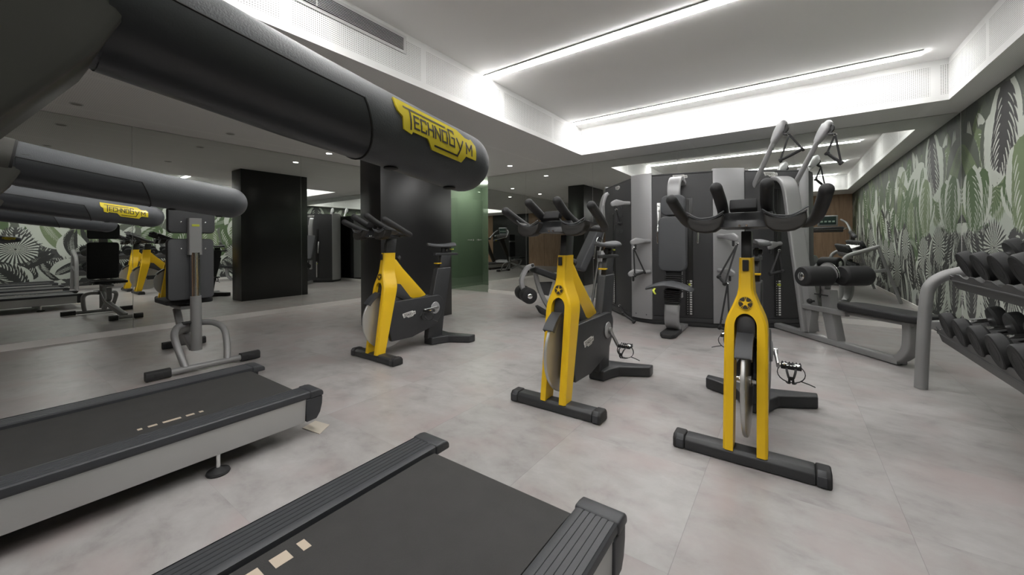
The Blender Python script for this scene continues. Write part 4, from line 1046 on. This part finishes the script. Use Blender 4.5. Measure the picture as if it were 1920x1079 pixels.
    # ---------------- centre station: shoulder press seat
    sec = rr(1, 1, .35, 4)
    MB(F2).tube([(.16, .01, 1.78), (.28, .01, 1.815), (.40, .01, 1.80), (.475, .01, 1.70), (.485, .01, 1.55), (.44, .01, 1.20), (.40, .01, .60), (.38, .01, .40)],
                [(.070, .028)]*8, sec=sec, up=(1, 0, .2), smooth=6).build('seat_arch', 'silver_panel', t)
    def pad(fr, nm, s, l0, l1, z0, z1, th, r, lean, m='pad', bulge=.02):
        T = fr @ Matrix.Translation((s, 0, 0)) @ Matrix.Rotation(lean, 4, 'Y')
        return MB().prism(rpoly(l0, z0, l1, z1, r, 6), -th, 0, 0, bulge, T=T, seg=4).build(nm, m, t)
    pad(F2, 'head_rest', .565, -.125, .145, 1.365, 1.600, .075, .07, 0)
    pad(F2, 'back_pad', .585, -.148, .162, .715, 1.355, .085, .08, 0)
    MB(F2).box((.52, .01, .66), (.05, .17, .16), .01).build('bellows', 'pad_black', t)
    m_ = MB(F2)
    for k in range(9): m_.box((.50, .01, .665-k*.0235), (.13, .175, .013), .003)
    for k in range(8): m_.box((.58, .01, .498-k*.021), (.14, .165-.002*k, .014), .003)
    m_.build('bellows', 'rubber', t)
    # saddle like seat seen end on
    se = MB(F2); vs = []; n_, k_ = 16, 12
    for i in range(n_+1):
        u = -1+2*i/n_; l = .01+.235*u; half = .19*(1-.35*u*u) if abs(u) < 1 else .12; z0 = .585-.045*u*u-.012*abs(u); th = .036-.018*u*u
        for k in range(k_):
            a = 2*PI*k/k_; vs.append((.72+half*math.cos(a), l, z0+th*math.sin(a)))
    fs = [(i*k_+k, i*k_+(k+1) % k_, (i+1)*k_+(k+1) % k_, (i+1)*k_+k) for i in range(n_) for k in range(k_)]+[tuple(range(k_)), tuple(n_*k_+k for k in range(k_))]
    se.add(vs, fs); seat = se.build('seat', 'pad', t, sharp=70)
    MB(F2).tube([(.90, -.10, .545), (.94, -.105, .525), (.95, -.08, .49)], (.012, .005), sec=sec, up=(0, 0, 1), smooth=4).build('seat_lever', 'lime', seat)
    MB(F2).tube([(.59, .01, .335), (.62, .01, .22), (.60, .01, .12), (.48, .01, .055), (.30, .01, .045)], [(.078, .045), (.076, .042), (.076, .038), (.076, .03), (.074, .022)], sec=sec, up=(1, 0, .3), smooth=6).build('seat_column', 'silver_panel', t)
    MB(F2).prism([(.12, -.065), (.12, .085), (.60, .085), (.60, -.065)], .006, .045, 2, .006).build('floor_strip', 'silver_panel', t)
    MB(F2).prism([(.50, -.075), (.50, .095), (.80, .095), (.88, .06), (.88, -.04), (.80, -.075)], .004, .050, 2, .012, seg=3).build('foot_pad', 'rubber', t)
    for s in (-1, 1):
        MB(F2).tube([(.12, .01+s*.16, 1.28), (.24, .01+s*.20, 1.28), (.32, .01+s*.225, 1.25), (.33, .01+s*.225, 1.05)], .014, 12, 'round', smooth=5).build('press_handle', 'chrome', t)

    # ---------------- right station: leg rollers and flat bench
    MB(F3).tube([(.10, 0, 1.815), (.20, 0, 1.800), (.285, 0, 1.72), (.335, 0, 1.55), (.39, 0, 1.194), (.465, 0, .773), (.585, 0, .07)],
                [(.088, .028)]*7, sec=sec, up=(1, 0, .2), smooth=6).build('lever_arch', 'grey_frame', t)
    MB(F3).tube([(.03, 0, .036), (1.42, 0, .036), (1.54, 0, .060), (1.615, 0, .14), (1.64, 0, .24), (1.64, 0, .385)],
                [(.045, .030), (.045, .030), (.048, .032), (.055, .034), (.060, .036), (.060, .036)], sec=sec, up=(0, 0, 1) if 0 else (-.5, 0, 1), smooth=6).build('base_rail', 'grey_frame', t)
    MB(F3).prism([(.50, .065), (.62, .065), (.66, .30), (.60, .60), (.50, .60)], -.045, .045, 1, .008).build('front_stanchion', 'grey_frame', t)
    MB(F3).prism([(.86, .060), (.98, .060), (.925, .30), (.89, .56), (.78, .56), (.80, .30)], -.045, .045, 1, .008).build('rear_stanchion', 'grey_frame', t)
    MB(F3).tube([(.52, -.05, .345), (1.10, -.05, .355)], (.022, .026), sec=sec, up=(0, 0, 1)).tube([(1.02, 0, .36), (1.70, 0, .372)], (.05, .018), sec=sec, up=(0, 0, 1)).build('bench_frame', 'grey_frame', t)
    MB(F3).prism([(1.03, -.09), (1.10, -.145), (1.72, -.145), (1.80, -.10), (1.80, .10), (1.72, .145), (1.10, .145), (1.03, .09)], .395, .460, 2, .020, seg=4).build('bench_pad', 'pad_black', t)
    ax = MB(F3).tube([(.93, -.355, .705), (.93, .305, .705)], .016, 16).build('roller_axle', 'chrome', t)
    for a, b in ((-.365, -.075), (.035, .315)):
        r_ = MB(F3).lathe([(.001, 0), (.035, 0), (.088, .002), (.098, .016), (.100, .036), (.100, b-a-.03), (.097, b-a-.012), (.085, b-a), (.001, b-a)], (.93, a, .705), (0, 1, 0), 40).build('roller', 'pad_black', ax)
        e = a if a < 0 else b; sg = -1 if a < 0 else 1
    MB(F3).lathe([(.001, 0), (.042, 0), (.042, .003), (.030, .010), (.001, .012)], (.93, -.3655, .705), (0, -1, 0), 28).lathe([(.001, 0), (.042, 0), (.042, .003), (.030, .010), (.001, .012)], (.93, .3155, .705), (0, 1, 0), 28).build('roller_cap', 'chrome', ax)
    cam_ = [(.86+.125*math.cos(a), .700+.125*math.sin(a)) for a in [math.radians(d_) for d_ in range(0, 181, 12)]]+[(.735, .66), (.90, .64)]
    cm = MB(F3).prism(cam_, -.035, -.027, 1, .002).build('cam_plate', 'grey_frame', t)
    MB(F3).tube([(.86+.127*math.cos(math.radians(d_)), -.031, .700+.127*math.sin(math.radians(d_))) for d_ in range(-5, 150, 8)], (.010, .003), sec=sec, up=(0, 1, 0)).build('cam_rim', 'chrome', cm)
    MB(F3).tube([(.93, -.04, .705), (.90, -.02, .66), (.80, 0, .62), (.78, 0, .50)], .020, 14, smooth=4).box((.80, -.01, .60), (.07, .07, .14), .01).build('pivot_bracket', 'silver_panel', t)
    MB(F3).tube([(.79, -.055, .47), (.79, -.055, .64)], .006, 8).tube([(.72, -.055, .50), (.88, -.055, .50)], .006, 8, 'round').build('range_pin', 'rubber', t)
    MB(F3).lathe([(.001, 0), (.010, 0), (.010, .03), (.024, .036), (.028, .052), (.020, .068), (.001, .070)], (.70, -.045, .42), (0, -1, 0), 18).build('range_knob', 'rubber', t)

    # ---------------- left station: leaning back pad, tilted seat and leg curl rollers
    MB(F1).tube([(.16, 0, 1.78), (.20, 0, 1.74), (.24, 0, 1.62), (.255, 0, 1.45), (.26, 0, 1.25)], [(.052, .024)]*5, sec=sec, up=(1, 0, .2), smooth=6).build('seat_arch', 'silver_panel', t)
    MB(F1).tube([(.235, .052, 1.60), (.235, .052, 1.28), (.31, .052, .91), (.42, .052, .27), (.45, .052, .03)], .018, 14, smooth=5).build('guide_tube', 'steel', t)
    MB(F1).tube([(.30, .10, 1.10), (.36, .14, 1.13), (.40, .15, 1.08), (.44, .15, .84)], .013, 12, 'round', smooth=5).build('hand_grip', 'chrome', t)
    MB(F1).tube([(.30, -.20, 1.10), (.36, -.24, 1.13), (.40, -.25, 1.08), (.44, -.25, .84)], .013, 12, 'round', smooth=5).build('hand_grip', 'chrome', t)
    T = F1 @ Matrix.Translation((.45, 0, .98)) @ Matrix.Rotation(math.radians(-27), 4, 'Y')
    MB().prism(rpoly(-.16, -.36, .14, .36, .05, 6), -.055, .055, 0, .022, T=T, seg=4).build('back_pad', 'pad', t)
    T = F1 @ Matrix.Translation((1.02, 0, .585)) @ Matrix.Rotation(math.radians(-20), 4, 'Y')
    MB().prism(rpoly(-.30, -.19, .30, .17, .05, 6), -.045, .045, 2, .022, T=T, seg=4).build('seat', 'pad_black', t)
    MB(F1).tube([(1.27, 0, .64), (1.235, 0, .48), (1.16, 0, .28), (1.04, 0, .10), (.90, 0, .05), (.20, 0, .045)], [(.035, .030)]*6, sec=sec, up=(1, 0, .3), smooth=5).build('base_rail', 'grey_frame', t)
    MB(F1).prism([(1.22, .50), (1.02, .50), (1.08, .30), (1.155, .32)], -.025, .025, 1, .004).lathe([(.001, 0), (.014, 0), (.014, .006), (.001, .006)], (1.18, .026, .47), (0, 1, 0), 14).build('gusset', 'tower_dark', t)
    MB(F1).tube([(1.30, .03, .74), (1.40, .03, .70), (1.475, .03, .55), (1.46, .03, .43), (1.40, .03, .33)], [(.044, .030)]*5, sec=sec, up=(1, 0, .3), smooth=5).build('curl_arm', 'silver_panel', t)
    MB(F1).lathe([(.001, 0), (.016, 0), (.020, .01), (.020, .05), (.001, .055)], (1.33, .045, .745), (0, 1, 0), 16).build('arm_knob', 'rubber', t)
    ax = MB(F1).tube([(1.41, -.26, .335), (1.41, .26, .335)], .014, 14).build('roller_axle', 'chrome', t)
    for a, b in ((-.29, -.07), (.04, .25)):
        MB(F1).lathe([(.001, 0), (.09, .001), (.104, .014), (.107, .03), (.107, b-a-.02), (.102, b-a-.006), (.09, b-a), (.001, b-a)], (1.41, a, .335), (0, 1, 0), 36).build('roller', 'pad_black', ax)
    MB(F1).lathe([(.001, 0), (.034, 0), (.034, .004), (.024, .010), (.001, .012)], (1.41, .251, .335), (0, 1, 0), 24).build('roller_cap', 'chrome', ax)
    MB(F1).prism([(1.26, .155), (1.22, .165), (1.02, .040), (.98, .012), (1.10, .006), (1.20, .05)], -.07, .07, 1, .008).build('foot_plate', 'rubber', t)
    MB(F1).box((.30, .11, .86), (.10, .16, .16), .012).box((.26, .0, .60), (.08, .05, .42), .01).build('lever_block', 'silver_panel', t)

    # ---------------- pulley heads, cables and hand straps
    def loc(p): return Vector(p)-O
    def pulley(nm, anchor, head, drop=.05):
        a, h_ = loc(anchor), loc(head); d = (h_-a); d.normalize(); e = h_+d*.03
        m_ = MB().tube([a, a.lerp(h_, .6)], .026, 18)
        side = Vector((0, 0, 1))
        m_.tube([a.lerp(h_, .5), h_-d*.01, h_+d*.035+Vector((0, 0, -.012))], [(.026, .027), (.026, .046), (.020, .034)], sec=rr(1, 1, .6, 5), up=(0, 0, 1), cap='round', smooth=4)
        o = m_.build('pulley_arm', 'silver_panel', t, sharp=60)
        MB().tube([h_+Vector((0, -.004, -.045)), h_+Vector((0, -.004, -.095))], .014, 12, 'round').build('cable_stop', 'rubber', o)
        return o
    def handle(par, top, e0, e1, w_=.010):
        T0, A, Bq = loc(top), loc(e0), loc(e1); d = (Bq-A).normalized()
        b = MB().tube([A-d*.012, A, A+d*.012], [.024, .027, .022], 14).tube([A, A.lerp(Bq, .5), Bq], [.0145, .0170, .0145], 14).tube([Bq-d*.012, Bq, Bq+d*.012], [.022, .027, .024], 14).build('hand_grip', 'rubber', t)
        for q in (A, Bq): MB().tube([T0, T0.lerp(q, .5), q], (w_, .0022), sec=rr(1, 1, .4, 2), up=(.3, 1, 0)).build('strap', 'rubber', b)
        MB().tube([T0+Vector((.013*math.cos(a), 0, .013*math.sin(a))) for a in [2*PI*k/12 for k in range(12)]], .003, 6, closed=True).build('ring', 'chrome', b)
    p1 = pulley('p', (-1.74, 5.18, 1.585), (-1.895, 5.06, 1.59)); handle(p1, (-1.88, 5.04, 1.50), (-1.86, 4.99, 1.31), (-1.84, 5.09, 1.31))
    p2 = pulley('p', (-1.45, 5.10, 1.075), (-1.61, 5.00, 1.070)); handle(p2, (-1.63, 4.985, .985), (-1.605, 4.95, .635), (-1.49, 4.98, .680))
    p3 = pulley('p', (-1.45, 5.10, .680), (-1.64, 5.00, .660))
    handle(p3, (-1.87, 5.12, .20), (-1.79, 5.02, .120), (-1.63, 4.98, .030))
    p4 = pulley('p', (-.69, 5.27, 1.125), (-.52, 5.14, 1.110)); handle(p4, (-.475, 5.10, 1.03), (-.665, 5.10, .645), (-.595, 5.02, .575))
    p5 = pulley('p', (-.69, 5.27, .71), (-.56, 5.17, .700))
    handle(p5, (-.58, 5.13, .56), (-.66, 5.10, .05), (-.55, 5.03, .04))
    p6 = pulley('p', (-.08, 5.66, 1.03), (-.165, 5.46, 1.010)); handle(p6, (-.085, 5.42, .95), (-.17, 5.38, .68), (-.06, 5.45, .71))
    # the two raised arms over the right station
    for l, h0, h1 in ((-.28, (.61, -.335, 1.93), (.75, -.20, 2.02)), (.22, (.60, .19, 2.01), (.69, .265, 1.885))):
        m_ = MB(F3).tube([(.06, l, 1.70), (.12, l, 1.78), (.46, l, 2.205)], [.028, .029, .027], 20, 'round')
        o = m_.build('raised_arm', 'silver_panel', t, sharp=60)
        MB(F3).tube([(.44, l, 2.185), (.50, l, 2.25), (.56, l, 2.305), (.585, l, 2.33)], [(.030, .036), (.032, .060), (.034, .066), (.028, .046)], sec=rr(1, 1, .6, 5), up=(-.8, 0, .6), cap='round', smooth=4).build('arm_head', 'silver_panel', o, sharp=60)
        MB(F3).lathe([(.001, 0), (.045, 0), (.048, .008), (.045, .016), (.001, .016)], (.615, l-.008, 2.275), (0, 1, 0), 22).tube([(.60, l, 2.22), (.65, l, 2.205)], .016, 12, 'round').build('pulley_wheel', 'rubber', o)
        T0 = F3 @ Vector((.67, l, 2.195))+O
        handle(o, T0, F3 @ Vector(h0)+O, F3 @ Vector(h1)+O)
machine()
